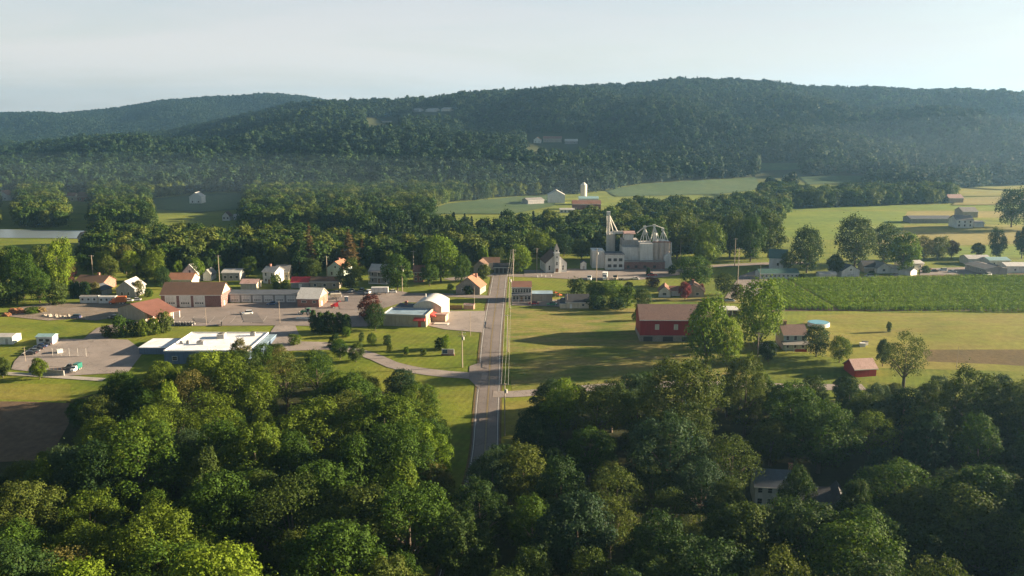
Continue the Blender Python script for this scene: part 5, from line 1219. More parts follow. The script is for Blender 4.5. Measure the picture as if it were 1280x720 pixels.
for i, (xa, ya, xb, yb, D_, h_, r_h, ax, wm_, rm_, lb) in enumerate([
    (1206, 337, 1232, 344, 12, 3.2, 1.2, 'x', W_grey, R_grey, 'grey angled shed at the edge of the dark yard'),
    (1210, 331, 1238, 331, 10, 3.4, 1.4, 'x', W_white, R_light, 'pale shed behind the grey angled one'),
    (1240, 343, 1254, 343, 9, 3.0, 1.8, 'y', W_cream, R_grey, 'cream gabled shed at the corn edge by the frame'),
    (1236, 333, 1262, 333, 10, 3.4, 1.0, 'x', W_white, R_teal, 'blue-roofed shed beyond the cream gabled one'),
    (1258, 341, 1300, 341, 10, 3.6, 1.2, 'x', W_white, R_white, 'long white-roofed shed cut off by the frame')]):
    building('shed', lb, 'shed', (xa, ya), (xb, yb), D_, h_, r_h, ax, wm_, rm_, wins=row('f', 2, 1.2, 1.0, 0.9), group='pale sheds of the far farmyard')
building('long_shed', 'long grey shed in the hazy yellow fields', 'shed', (1138, 279), (1190, 279), 14, 3.6, 1.6, 'x', W_grey, R_slate)
building('farmhouse', 'far pale house with a side wing in the hazy fields', 'house', (1195, 285), (1216, 285), 12, 6.0, 3.0, 'x', W_white, R_grey, wins=row('f', 3, 1.2, 1.2, 1.5) + row('f', 3, 4, 1.2, 1.4))
building('shed', 'low wing beside the far pale house', 'shed', (1217.5, 284), (1230, 284), 9, 3.0, 1.4, 'x', W_white, R_light)
building('barn', 'hazy long barn behind the far pale house', 'barn', (1203, 272), (1222, 272), 14, 5, 3, 'x', W_tan, R_grey)
building('barn', 'brownish barn in the haze at the foot of the hill', 'barn', (1186, 254), (1204, 254), 14, 5, 3, 'x', W_tan, R_pink)
# farmhouse in the trees at the right
fh, Wfh = building('farmhouse', 'two-storey pale green farmhouse with a brown roof and a porch', 'house', (979, 438), (1008, 438), 10, 5.8, 2.6, 'x', W_pale, R_barn, wins=row('f', 3, 3.9, 1.0, 1.4) + row('f', 3, 1.0, 1.0, 1.4), chimney=(1.6, 5, 4))
MB().prism([(-3.0, 2.7), (-0.05, 3.4), (-0.05, 3.5), (-3.0, 2.82)], -1.0, Wfh + 0.5, 'x').obj('porch_roof', R_grey, fh)
for k in range(4): MB().box(0.1 + k * (Wfh - 0.3) / 3, 0.25 + k * (Wfh - 0.3) / 3, -2.8, -2.65, 0, 2.7).obj('post', T_white, fh)
MB().box(Wfh * 0.4, Wfh * 0.9, -2.9, -2.82, 0.2, 1.2).obj('railing', T_red, fh)
building('shed', 'low white roofed shed in the shade beside the farmhouse', 'shed', (955, 440), (971, 440), 4, 2.2, 0.3, 'x', W_grey, R_light)
P = G(1023, 407)
pl = thing('swimming_pool', 'round above-ground pool with white sides behind the farmhouse', 'pool', P)
MB().cyl(0, 0, 0, 1.4, 4.2, n=32).obj('pool_wall', T_white, pl, True)
MB().cyl(0, 0, 1.4, 1.48, 4.0, n=32).obj('pool_water', m_plain('pool_blue', (0.1, 0.3, 0.36), 0.1), pl)
building('barn', 'small red shed with a pinkish roof under the airy tree', 'shed', (1068, 472), (1095, 470), 7, 3.0, 2.4, 'x', m_lines('shed_red', (0.45, 0.04, 0.04), 0.3, axis='y', dark=0.8), R_pink)
# hidden house in the near wood
A = G(943, 634); B = G(992, 637)
h1_, Wq = building('hidden_house', 'two-storey white house with a slate roof half hidden in the wood', 'house', (943, 634), (992, 637), 9, 5.6, 2.6, 'x', W_white, R_slate, wins=row('f', 4, 3.9, 1.0, 1.3) + row('f', 4, 1.0, 1.1, 1.4), chimney=(9.0, 6, 3.6), doors=[('f', 0.5, 1.0, 2.1)])
building('hidden_house', 'low grey-roofed wing with a white gable beside the hidden house', 'house', (1003, 640), (1038, 642), 8, 2.8, 2.2, 'x', W_grey, R_dark, wins=[('f', 0.5, 1.0, 1.2, 1.2)])
building('garage', 'white-edged gabled garage at the end of the hidden house', 'garage', (1039, 644), (1060, 646), 9, 2.8, 2.2, 'y', W_white, R_dark, wins=[('f', 0.5, 0.6, 2.6, 1.8)])

# farm under the hill, with silo
P = G(729.5, 251)
sl = thing('silo', 'tall pale concrete silo of the farm under the hill', 'silo', P)
s_ = sc(P)
MB().cyl(0, 0, -1, 16, 4.0 / s_ * 1.0, n=24).obj('silo_body', m_plain('silo_concrete', (0.55, 0.5, 0.44), 0.8), sl, True)
MB().cyl(0, 0, 16, 18.5, 4.1 / s_, 0.8, n=24).obj('dome', T_metal, sl, True)
building('barn', 'white barn with a pale roof by the silo under the hill', 'barn', (685, 254), (706, 254), 14, 8, 4.5, 'y', W_white, R_light)
building('barn', 'barn with a teal metal roof in front of the concrete silo', 'barn', (724, 256), (748, 256), 12, 6, 1.6, 'x', W_white, R_teal)
building('barn', 'long red-brown barn below the teal-roofed one', 'barn', (716, 262), (751, 262), 12, 5, 3, 'x', m_lines('barn_dull_red', (0.2, 0.06, 0.05), 0.3, axis='x', dark=0.8), R_rust)
building('shed', 'row of white calf sheds in front of the silo farm', 'shed', (700, 266), (718, 266), 6, 2.8, 1, 'x', W_white, R_light, wins=row('f', 4, 0.5, 1.6, 1.6))
building('shed', 'grey machine shed at the pasture side of the silo farm', 'shed', (660, 256), (680, 255), 12, 4, 2, 'x', W_grey, R_grey)
# other distant buildings
for (xa, xb, y, D_, h_, r_h, ax, wm_, rm_, lb, nm) in [
    (-4, 10, 251, 12, 6, 4, 'y', W_white, R_rust, 'distant white house at the frame edge below the hill', 'house'),
    (83, 93, 251.5, 10, 5, 3, 'x', W_cream, R_rust, 'distant cream house, first of the far pair below the hill', 'house'),
    (97, 112, 252, 10, 5, 4, 'x', W_brick, R_brown, 'distant brick house, second of the far pair below the hill', 'house'),
    (237, 252, 255, 12, 7, 4, 'y', W_white, R_light, 'bright white barn alone in the dull green clearing', 'barn'),
    (278, 287, 276, 8, 4, 3, 'y', W_white, R_brown, 'small white gabled house below the dull green clearing', 'house'),
    (292, 298, 275, 6, 3, 1.5, 'x', W_white, R_light, 'tiny white shed beside the small gabled house below the clearing', 'shed'),
    (98, 106, 306, 8, 5, 3, 'y', W_cream, R_pink, 'pinkish boathouse by the river, beside the taller tree', 'house'),
    (107, 113, 305, 7, 4, 2, 'y', W_white, R_rust, 'small white cabin by the river next to the boathouse', 'house'),
    (400, 428, 311, 14, 7, 3, 'x', W_grey, R_light, 'big grey-roofed hall showing between the brown pines', 'building'),
    (667, 676, 179, 12, 6, 4, 'y', W_white, R_brown, 'white hillside house with the gable showing, in the row on the hill', 'house'),
    (679, 702, 178, 14, 6, 4, 'x', W_tan, R_rust, 'long brown hillside house in the row on the hill', 'house'),
    (706, 722, 180, 12, 5, 3, 'x', W_grey, R_light, 'grey hillside house, last of the row on the hill', 'house'),
    (516, 524, 140, 12, 5, 3, 'x', W_white, R_light, 'tiny white hilltop building, first along the crest clearing', 'house'),
    (532, 544, 140, 12, 5, 3, 'x', W_white, R_light, 'longest white building in the crest clearing', 'house'),
    (552, 563, 139, 12, 5, 3, 'x', W_cream, R_light, 'cream building at the end of the crest clearing', 'house'),
    (478, 490, 153, 9, 2.6, 1.6, 'x', W_tan, R_dark, 'tan house in the upper clearing on the hill', 'house')]:
    building(nm, lb, 'house' if nm == 'house' else nm, (xa, y), (xb, y), D_, h_, r_h, ax, wm_, rm_, wins=row('f', 2, 1.4, 1.2, 1.5))
# --- woods that read as one mass: valley wood and hillside forest
def low_tree(name, seed, n, leaf, half, blobs, base, egg, conif=False):
    if conif:
        C, Nn, tk = conifer(seed, n, leaf, wide=half, base=0.03)
        r = np.random.default_rng(seed)
    else:
        C, Nn, bl, r = broad_crown(seed, n, leaf, blobs=blobs, wide=half, base=base, egg=egg, bsize=(0.3, 0.5), jit=0.45)
    o = bpy.data.objects.new(name, leaf_mesh(name, C, Nn, leaf * r.uniform(0.6, 1.3, len(C)), r, L_far))
    return o

def scatter(name, label, templates, pos, rot, scl, idx):
    col = bpy.data.collections.new(name + '_kinds')
    for t in templates: col.objects.link(t)
    me = bpy.data.meshes.new(name)
    n = len(pos)
    me.vertices.add(n); me.vertices.foreach_set('co', np.asarray(pos, np.float32).ravel())
    for an, typ, dat in (('rot', 'FLOAT_VECTOR', rot), ('scl', 'FLOAT_VECTOR', scl)):
        a = me.attributes.new(an, typ, 'POINT'); a.data.foreach_set('vector', np.asarray(dat, np.float32).ravel())
    a = me.attributes.new('idx', 'INT', 'POINT'); a.data.foreach_set('value', np.asarray(idx, np.int32))
    me.update()
    o = bpy.data.objects.new(name, me); COL.objects.link(o)
    ng = bpy.data.node_groups.new(name, 'GeometryNodeTree')
    ng.interface.new_socket('Geometry', in_out='INPUT', socket_type='NodeSocketGeometry')
    ng.interface.new_socket('Geometry', in_out='OUTPUT', socket_type='NodeSocketGeometry')
    gi = ng.nodes.new('NodeGroupInput'); go = ng.nodes.new('NodeGroupOutput')
    iop = ng.nodes.new('GeometryNodeInstanceOnPoints'); ci = ng.nodes.new('GeometryNodeCollectionInfo')
    ci.inputs['Collection'].default_value = col; ci.inputs['Separate Children'].default_value = True; ci.inputs['Reset Children'].default_value = True
    iop.inputs['Pick Instance'].default_value = True
    ng.links.new(gi.outputs[0], iop.inputs['Points']); ng.links.new(ci.outputs[0], iop.inputs['Instance'])
    for an, typ, sock in (('rot', 'FLOAT_VECTOR', 'Rotation'), ('scl', 'FLOAT_VECTOR', 'Scale'), ('idx', 'INT', 'Instance Index')):
        na = ng.nodes.new('GeometryNodeInputNamedAttribute'); na.data_type = typ; na.inputs[0].default_value = an
        ng.links.new(na.outputs[0], iop.inputs[sock])
    ng.links.new(iop.outputs[0], go.inputs[0])
    md = o.modifiers.new('scatter', 'NODES'); md.node_group = ng
    return tag(o, label, 'forest', None, 'stuff')

OPEN = [
 [(985, 262), (1190, 254), (1430, 256), (1430, 350), (960, 350), (925, 335), (965, 300)],
 [(758, 240), (800, 230), (944, 221), (955, 236), (900, 244), (790, 247), (700, 268), (690, 262), (698, 244)],
 [(947, 202), (1003, 203), (1004, 224), (950, 226)], [(998, 220), (1082, 219), (1084, 229), (1000, 232)],
 [(520, 269), (560, 254), (640, 246), (702, 243), (694, 262), (640, 270)],
 [(186, 263), (190, 249), (250, 242), (308, 241), (308, 263), (250, 268)],
 [(1186, 237), (1430, 223), (1430, 248), (1310, 257), (1190, 257), (1192, 246)],
 [(512, 135), (566, 133), (570, 145), (512, 147)], [(455, 148), (502, 147), (504, 158), (455, 158)], [(655, 167), (735, 168), (737, 189), (655, 189)],
 [(-40, 287), (102, 288), (112, 292), (106, 303), (-40, 304)], [(0, 243), (20, 243), (22, 276), (-10, 276)], [(80, 243), (115, 243), (117, 276), (78, 276)], [(276, 266), (300, 266), (300, 283), (276, 283)],
]
RIVER = [(-900, 303), (-300, 302), (60, 304), (122, 303), (260, 307), (420, 306), (545, 303), (545, 295), (420, 293), (260, 291), (122, 287), (0, 285), (-900, 284)]
def fill(y0, y1, step, xr, jitter=0.45, extra=None):
    pts = []
    y = y0
    P = []
    nY = int((y1 - y0) / step)
    for j in range(nY):
        y = y0 + j * step
        half = xr(y)
        nX = int(2 * half / step)
        xs = -half + (np.arange(nX) + (0.5 if j % 2 else 0)) * step
        P.append(np.stack([xs + rng.uniform(-jitter, jitter, nX) * step, y + rng.uniform(-jitter, jitter, nX) * step], 1))
    P = np.concatenate(P); Z = ht(P[:, 0], P[:, 1])
    d = P[:, 1] * CA + (CZ - Z) * SA
    px = 640 + FPX * P[:, 0] / d; py = 360 - FPX * (P[:, 1] * SA + (Z - CZ) * CA) / d
    keep = np.ones(len(P), bool)
    for hh_ in (0, 8, 15):
        dd = P[:, 1] * CA + (CZ - Z - hh_) * SA
        qx = 640 + FPX * P[:, 0] / dd; qy = 360 - FPX * (P[:, 1] * SA + (Z + hh_ - CZ) * CA) / dd
        for o in OPEN: keep &= ~inpoly(qx, qy, o)
    for o in [RIVER]: keep &= ~inpoly(px, py, o)
    for bx, by, br in BLD:
        keep &= ((P[:, 0] - bx) ** 2 + (P[:, 1] - by) ** 2) > br * br
    if extra is not None: keep &= extra(px, py, P)
    return np.concatenate([P, Z[:, None]], 1)[keep], px[keep], py[keep]

def attrs(n, h, w, kinds, p):
    hh = rng.uniform(*h, n); ww = hh * rng.uniform(*w, n)
    return np.stack([np.zeros(n), np.zeros(n), rng.uniform(0, 6.28, n)], 1), np.stack([ww, ww, hh], 1), rng.choice(len(kinds), n, p=p)

def mats(objs, ms):
    for o, m in zip(objs, ms): o.data.materials[0] = m
# valley wood, between the town and the hill
vt = [low_tree('valley_a', 701, 1500, 0.045, 0.5, 16, 0.05, 0.2), low_tree('valley_b', 702, 1500, 0.045, 0.42, 16, 0.1, 0.3), low_tree('valley_c', 703, 1500, 0.042, 0.5, 22, 0.05, 0.1), low_tree('valley_d', 704, 1200, 0.04, 0.24, 0, 0, 0, True), low_tree('valley_e', 705, 1400, 0.045, 0.46, 14, 0.1, 0.3)]
mats(vt, [L_valley, L_mid, L_dark, L_far2, L_olive])
def vmask(px, py, P):
    front = np.interp(px, [-900, 0, 120, 200, 300, 400, 520, 620, 700, 780, 860, 960, 990, 1200, 1500], [346, 345, 338, 340, 337, 337, 338, 328, 316, 316, 318, 312, 262, 258, 258])
    return py < front
P, px, py = fill(470, 960, 8.0, lambda y: y * 0.72, extra=vmask)
# thin the bright pasture corner and keep a dark conifer belt along the river
r_, s_, i_ = attrs(len(P), (10, 17), (0.8, 1.1), vt, [0.34, 0.2, 0.16, 0.06, 0.24])
belt = (py > 283) & (py < 322) & (px > 440) & (px < 640)
i_ = np.where(belt, np.where(rng.uniform(size=len(P)) < 0.7, 3, 2), i_)
s_[belt, 2] *= 1.1
n_v = len(P)
scatter('valley_wood', 'mixed wood filling the valley floor along the river behind the town', vt, P, r_, s_, i_)
hl = [low_tree('hill_a', 711, 720, 0.062, 0.5, 11, 0.05, 0.2), low_tree('hill_b', 712, 720, 0.062, 0.44, 12, 0.05, 0.3), low_tree('hill_c', 713, 720, 0.062, 0.5, 14, 0.05, 0.1), low_tree('hill_d', 714, 320, 0.07, 0.26, 0, 0, 0, True), low_tree('hill_e', 715, 720, 0.062, 0.36, 12, 0.0, 0.4)]
mats(hl, [L_far, L_far, L_far2, L_far2, m_leaf('leaf_far_green', (0.02, 0.05, 0.014), (0.04, 0.075, 0.02), 0.15)])
P, px, py = fill(960, 2560, 10.5, lambda y: y * 0.66)
r_, s_, i_ = attrs(len(P), (12, 20), (0.85, 1.3), hl, [0.3, 0.25, 0.18, 0.12, 0.15])
# stands of one kind, taller and shorter patches
def lowfreq(P, k, ph): return np.sin(P[:, 0] / k + ph + 1.7 * np.sin(P[:, 1] / (k * 1.3) + ph)) * np.sin(P[:, 1] / (k * 0.8) - ph + 1.5 * np.sin(P[:, 0] / (k * 1.1)))
f1 = lowfreq(P, 70, 1.0); f2 = lowfreq(P, 35, 4.0); f3 = lowfreq(P, 22, 2.0)
i_ = np.where(f1 + 0.5 * f3 > 0.75, 3, i_); i_ = np.where(f2 + 0.5 * f3 < -0.75, 4, i_); i_ = np.where((f1 < -0.6) & (i_ != 4), 2, i_)
s_ *= (1 + 0.13 * f3 + 0.07 * f2)[:, None]
s_[:, 2] *= rng.uniform(0.85, 1.15, len(P))
scatter('hillside_forest', 'dense forest covering the long hill behind the valley', hl, P, r_, s_, i_)
n_h = len(P)
P, px, py = fill(2720, 3960, 14.0, lambda y: y * 0.75, extra=lambda px, py, P: (px < 560))
hl2 = [low_tree('ridge_a', 721, 200, 0.11, 0.5, 9, 0.05, 0.2), low_tree('ridge_b', 722, 200, 0.11, 0.42, 9, 0.05, 0.3)]
mats(hl2, [L_far, L_far2])
r_, s_, i_ = attrs(len(P), (13, 20), (0.9, 1.15), hl2, [0.5, 0.5])
scatter('ridge_forest', 'forest on the far bluish ridge beyond the long hill', hl2, P, r_, s_, i_)
print('scatter', n_v, n_h, len(P))

P, px, py = fill(60, 262, 9.0, lambda y: 300, extra=lambda px, py, P: (P[:, 0] > 90) & (px > 1340))  # unseen trees added past the right edge to cast shade
r_, s_, i_ = attrs(len(P), (15, 22), (0.7, 0.95), vt, [0.3, 0.3, 0.3, 0.0, 0.1])
scatter('shade_bank_wood', 'unseen wood on a bank raised to throw shade over the near trees', vt, P, r_, s_, i_)
# ------------------------------------------------------------------ vehicles
def paint(name, c):
    m, nt, b = _nodes(name)
    b.inputs['Base Color'].default_value = (*c, 1); b.inputs['Roughness'].default_value = 0.3; b.inputs['Metallic'].default_value = 0.1; b.inputs['Coat Weight'].default_value = 0.5
    f = noise(nt, coords(nt), 2.0, 3); nt.links.new(ramp(nt, f, [(0.3, sc3(c, 0.85)), (0.7, c)]), b.inputs['Base Color'])
    return m
PT = dict(white=paint('car_paint_white', (0.75, 0.75, 0.74)), black=paint('car_paint_black', (0.02, 0.02, 0.025)), red=paint('car_paint_red', (0.4, 0.02, 0.03)), silver=paint('car_paint_silver', (0.4, 0.42, 0.44)),
          blue=paint('car_paint_blue', (0.03, 0.06, 0.16)), green=paint('paint_green', (0.015, 0.2, 0.08)), orange=paint('paint_orange', (0.6, 0.12, 0.02)), grey=paint('car_paint_grey', (0.12, 0.13, 0.14)), teal=paint('paint_teal', (0.02, 0.16, 0.12)), tan=paint('paint_tan', (0.4, 0.33, 0.25)))
rubber = m_plain('rubber', (0.02, 0.02, 0.02), 0.9); lampm = m_plain('lamp_clear', (0.7, 0.7, 0.65), 0.2); tailm = m_plain('lamp_red', (0.35, 0.01, 0.01), 0.3)

def wheel(root, x, y, r, w=0.22):
    m = MB(); n = 16
    o = bpy.data.objects.new('wheel', None)
    prof = [(r * 0.6, -w / 2), (r * 0.93, -w / 2), (r, -w / 4), (r, w / 4), (r * 0.93, w / 2), (r * 0.6, w / 2)]
    vs = [(q * math.cos(2 * math.pi * k / n), t, q * math.sin(2 * math.pi * k / n)) for k in range(n) for q, t in prof]
    L = len(prof); fs = [(k * L + j, k * L + (j + 1) % L, ((k + 1) % n) * L + (j + 1) % L, ((k + 1) % n) * L + j) for k in range(n) for j in range(L)]
    m.add(vs, fs); t = m.obj('wheel', rubber, root, True, (x, y, r))
    h = MB(); vs = [(r * 0.6 * math.cos(2 * math.pi * k / n), s_ * w * 0.42, r * 0.6 * math.sin(2 * math.pi * k / n)) for s_ in (-1, 1) for k in range(n)]
    h.add(vs, [tuple(range(n)), tuple(range(2 * n - 1, n - 1, -1))] + [(k, k + n, (k + 1) % n + n, (k + 1) % n) for k in range(n)]); h.obj('rim', T_metal, t)

def loft(sections):
    """sections: (x, half width, z bottom, z top, top half width)"""
    m = MB(); vs = []
    for x, w, z0, z1, wt in sections:
        vs += [(x, -w, z0), (x, w, z0), (x, w * 1.01, (z0 + z1) * 0.55), (x, wt, z1), (x, -wt, z1), (x, -w * 1.01, (z0 + z1) * 0.55)]
    n = len(sections); fs = [tuple(range(6)), tuple(range(6 * n - 1, 6 * n - 7, -1))]
    for i in range(n - 1):
        for k in range(6): fs.append((i * 6 + k, i * 6 + (k + 1) % 6, (i + 1) * 6 + (k + 1) % 6, (i + 1) * 6 + k))
    return m.add(vs, fs)

def make_car(kindc, col):
    root = thing('parked_car', None, 'car')
    suv = kindc == 'suv'; pick = kindc == 'pickup'
    hgt = 1.75 if suv else 1.8 if pick else 1.45; hood = 0.98 if suv or pick else 0.86
    L = 2.45 if pick else 2.3
    loft([(-L, 0.8, 0.4, hood * 0.8, 0.74), (-L + 0.12, 0.9, 0.28, hood * 0.98, 0.84), (-L + 0.6, 0.92, 0.25, hood, 0.86), (0.9, 0.92, 0.25, hood, 0.86), (L - 0.35, 0.9, 0.27, hood * 0.88, 0.82), (L - 0.05, 0.82, 0.3, hood * 0.74, 0.76), (L, 0.76, 0.36, hood * 0.6, 0.7)]).obj('body', PT[col], root, True)
    if pick: cab = (-0.3, 1.1)
    else: cab = (-L + (0.2 if suv else 0.75), 1.0)
    a, b_ = cab
    loft([(a, 0.8, hood - 0.02, hood + 0.02, 0.8), (a + (0.15 if suv or pick else 0.45), 0.8, hood - 0.02, hgt - 0.06, 0.64), (b_ - 0.55, 0.8, hood - 0.02, hgt - 0.06, 0.64), (b_, 0.8, hood - 0.02, hood + 0.02, 0.8)]).obj('windows', glass, root, True)
    MB().box(a + (0.17 if suv or pick else 0.5), b_ - 0.57, -0.66, 0.66, hgt - 0.07, hgt).obj('roof', PT[col], root)
    if pick: MB().box(-L + 0.15, -0.35, -0.72, 0.72, hood + 0.002, hood + 0.02).obj('bed', T_dark, root)
    for x in (-1.45, 1.4):
        for y in (-0.84, 0.84): wheel(root, x, y, 0.36 if suv or pick else 0.32)
    for y in (-0.62, 0.62):
        MB().box(L - 0.06, L + 0.02, y - 0.14, y + 0.14, 0.58, 0.72).obj('headlight', lampm, root)
        MB().box(-L - 0.02, -L + 0.06, y - 0.12, y + 0.12, 0.62, 0.8).obj('taillight', tailm, root)
    MB().box(L - 0.02, L + 0.06, -0.8, 0.8, 0.32, 0.46).obj('bumper', T_dark, root)
    return root
PROTO = {}
def car(kindc, col, px, py, deg, label, name='parked_car', cat='car', group=None):
    key = kindc
    P = G(px, py)
    if key not in PROTO: PROTO[key] = r = make_car(kindc, col)
    else:
        r = copy_tree(PROTO[key])
        for ch in r.children:
            if ch.name.split('.')[0] in ('body', 'roof'):
                ch.material_slots[0].link = 'OBJECT'; ch.material_slots[0].material = PT[col]
    r.name = name
    r.location = (P.x, P.y, P.z + 0.05); r.rotation_euler = (0, 0, R(deg))
    return tag(r, label, cat, group)
car('suv', 'white', 309, 393, 200, 'white car standing alone on the big cracked lot')
car('car', 'silver', 439, 365, 250, 'silver car at the hedge end of the row behind the workshop')
car('car', 'grey', 452, 364, 255, 'grey car second in the row behind the workshop')
car('suv', 'white', 460, 367, 250, 'small white car in front of the long white box trailer')
car('car', 'red', 475, 366, 190, 'dark red car under the round green tree')
car('car', 'silver', 420, 367, 180, 'silver car behind the brick workshop gable')
for i, (x, y) in enumerate([(37, 442.5), (42, 439.5), (46.5, 436.5), (51, 433.5), (56, 431.5)]):
    car('car', ['black', 'grey', 'black', 'blue', 'black'][i], x, y + 1, 195, ['black car nearest the pale pole, end of the dark row', 'grey car second from the pale pole in the dark row', 'black car in the middle of the dark row by the stand', 'blue-black car second from the white stand in the dark row', 'black car touching the white stand in the dark row'][i], group='dark cars parked by the refreshment stand')
car('car', 'red', 667, 380.5, 175, 'bright red car in front of the two-storey building')
car('suv', 'grey', 703, 377, 170, 'dark grey car behind the beige lean-to')
car('car', 'green', 690, 381.5, 185, 'dark green car between the red car and the beige lean-to')
car('car', 'white', 160, 377, 190, 'white car next to the orange truck in the gravel yard')
car('car', 'silver', 170, 376, 190, 'silver car nearest the pavilion in the gravel yard')
car('car', 'black', 142, 398, 180, 'dark car parked at the blank wall of the pavilion')
car('suv', 'blue', 94, 398, 180, 'dark blue car on the gravel beside the rock heap')
car('car', 'black', 1167, 340, 185, 'dark car on the yard beyond the long pale shed')
car('car', 'grey', 1119, 345, 190, 'grey car beside the white gable-fronted house')
car('suv', 'white', 1234, 344.5, 200, 'white car in front of the cream gabled shed')
car('car', 'black', 899, 376, 178, 'dark car behind the barn on the sandy yard')
car('car', 'silver', 912, 377, 182, 'silver car by the yellowish bush behind the barn')
car('car', 'white', 793, 349.5, 180, 'white car by the flat trailer on the mill street')
car('pickup', 'grey', 88, 461, 185, 'grey pickup at the low concrete wall')
car('pickup', 'red', 815, 345, 185, 'red pickup on the cross street by the mill', name='parked_pickup', cat='pickup')

car('suv', 'white', 1178, 339, 180, 'white car in the middle of the dark yard beyond the pale sheds')
car('car', 'silver', 1190, 341, 184, 'silver car next to the white one in the dark yard')
car('pickup', 'red', 1158, 337.5, 176, 'red pickup beside the low bush of the dark yard', name='parked_pickup', cat='pickup')
car('suv', 'silver', 1086, 346.5, 182, 'silver car between the blue-roofed garage and the dark-roofed house')
car('car', 'white', 490, 366, 186, 'white car parked under the pole behind the tavern')
car('car', 'blue', 340, 381, 200, 'blue car in front of the last white doors of the long garage')
def lorry(px, py, deg, col, label, box=True, name='parked_lorry', boxm=None, L=6.0):
    t = thing(name, label, 'lorry', (0, 0, 0))
    P = G(px, py); t.location = (P.x, P.y, P.z + 0.05); t.rotation_euler = (0, 0, R(deg))
    loft([(1.2, 1.15, 0.6, 2.7, 1.05), (2.4, 1.15, 0.6, 2.75, 1.05), (2.8, 1.12, 0.6, 1.75, 1.05), (3.9, 1.0, 0.6, 1.5, 0.9), (4.1, 0.9, 0.6, 1.2, 0.8)]).obj('cab', PT[col], t, True)
    m = MB(); m.add([(2.45, -0.95, 1.8), (2.83, -0.95, 1.75), (2.83, 0.95, 1.75), (2.45, 0.95, 1.8), (2.43, -0.95, 2.65), (2.43, 0.95, 2.65)], [(0, 1, 4), (1, 2, 5, 4), (2, 3, 5), (0, 3, 2, 1), (0, 4, 5, 3)]); m.obj('windscreen', glass, t)
    MB().box(-L, 1.1, -0.45, 0.45, 0.6, 0.85).obj('chassis', T_dark, t)
    if box: MB().box(-L, 1.0, -1.25, 1.25, 0.95, 3.4).obj('cargo_box', boxm or W_white, t)
    for x in (3.2, -L + 1.0, -L + 2.3):
        for y in (-1.02, 1.02): wheel(t, x, y, 0.5, 0.3)
    for y in (-0.7, 0.7): MB().box(4.05, 4.14, y - 0.15, y + 0.15, 0.9, 1.1).obj('headlight', lampm, t)
    return t
lorry(737, 350, 262, 'white', 'white-cabbed lorry facing the meadow, first in the line below the mill', False, L=4)
lorry(756, 349, 262, 'white', 'white lorry with a box body below the mill office', True, L=4)
lorry(769, 349.5, 262, 'tan', 'brown-cabbed lorry third in the line below the mill', False, L=4)
lorry(149, 380, 185, 'orange', 'orange truck parked among the trailers in the gravel yard', True, boxm=T_orange, L=3)
lorry(96, 463, 265, 'white', 'white truck with a teal load at the edge of the near wood', True, boxm=PT['teal'], L=3).scale = (0.7, 0.7, 0.7)
def flat_trailer(px, py, deg, label, L=9, mat=None, h=0.0, name='flat_trailer'):
    P = G(px, py); t = thing(name, label, 'trailer', (P.x, P.y, P.z + 0.05), R(deg))
    MB().box(-L / 2, L / 2, -1.2, 1.2, 0.95, 1.15).obj('deck', T_grey, t)
    if h: MB().box(-L / 2 + 0.1, L / 2 - 0.1, -1.1, 1.1, 1.16, 1.16 + h).obj('load', mat, t)
    for x in (-L / 2 + 1.2, -L / 2 + 2.4):
        for y in (-1.0, 1.0): wheel(t, x, y, 0.45, 0.28)
    MB().box(L / 2 - 1.6, L / 2 - 1.4, -0.1, 0.1, 0, 0.95).obj('landing_leg', T_dark, t)
    return t
flat_trailer(783, 350, 2, 'long flat trailer parked below the mill dock')
flat_trailer(475, 368, 2, 'long white box trailer beside the parked cars', 8, W_white, 2.3, 'box_trailer')
flat_trailer(420, 374, 10, 'low pale wagon beside the workshop gable', 5, W_cream, 1.4, 'wagon')
# tractor with loader
P = G(383, 393)
tk = thing('tractor', 'green farm tractor with a front loader on the big lot', 'tractor', (P.x, P.y, P.z + 0.05), R(178))
loft([(-0.4, 0.4, 0.9, 1.6, 0.36), (1.0, 0.4, 0.9, 1.6, 0.36), (2.4, 0.36, 0.9, 1.45, 0.3)]).obj('bonnet', PT['green'], tk, True)
MB().box(-1.6, -0.4, -0.75, 0.75, 0.9, 1.3).obj('chassis', PT['green'], tk)
MB().box(-1.5, -0.3, -0.7, 0.7, 1.3, 2.5).obj('cab', glass, tk); MB().box(-1.65, -0.15, -0.8, 0.8, 2.5, 2.65).obj('cab_roof', PT['green'], tk)
for y in (-1.0, 1.0): wheel(tk, -1.1, y, 0.85, 0.5); wheel(tk, 1.9, y * 0.85, 0.5, 0.32)
m = MB()
for y in (-0.75, 0.75): m.tube([(-0.1, y, 1.5), (1.6, y, 1.9), (3.0, y, 0.6)], 0.1, 6)
m.obj('loader_arm', PT['green'], tk)
MB().prism([(3.0, 0.2), (3.7, 0.15), (3.7, 0.25), (3.15, 0.35), (3.1, 1.0), (3.0, 1.0)], -1.0, 1.0, 'y').obj('bucket', T_metal, tk)
P = G(380, 398.5)
im = thing('harrow', 'pale flat implement lying in front of the green tractor', 'implement', (P.x, P.y, P.z + 0.05), 0.05)
m = MB()
for k in range(7): m.box(-3 + k, -2.85 + k, -0.9, 0.9, 0.3, 0.42)
m.box(-3.1, 3.2, -0.95, -0.8, 0.2, 0.5); m.box(-3.1, 3.2, 0.8, 0.95, 0.2, 0.5); m.obj('frame', T_white, im)
P = G(418, 385)
rm_ = thing('farm_machine', 'red farm machine parked beside the brick workshop', 'machine', (P.x, P.y, P.z + 0.05), 0.3)
loft([(-1.6, 0.8, 0.7, 1.5, 0.9), (0, 1.0, 0.6, 2.2, 1.1), (1.6, 0.9, 0.7, 2.0, 1.0)]).obj('hopper', PT['red'], rm_)
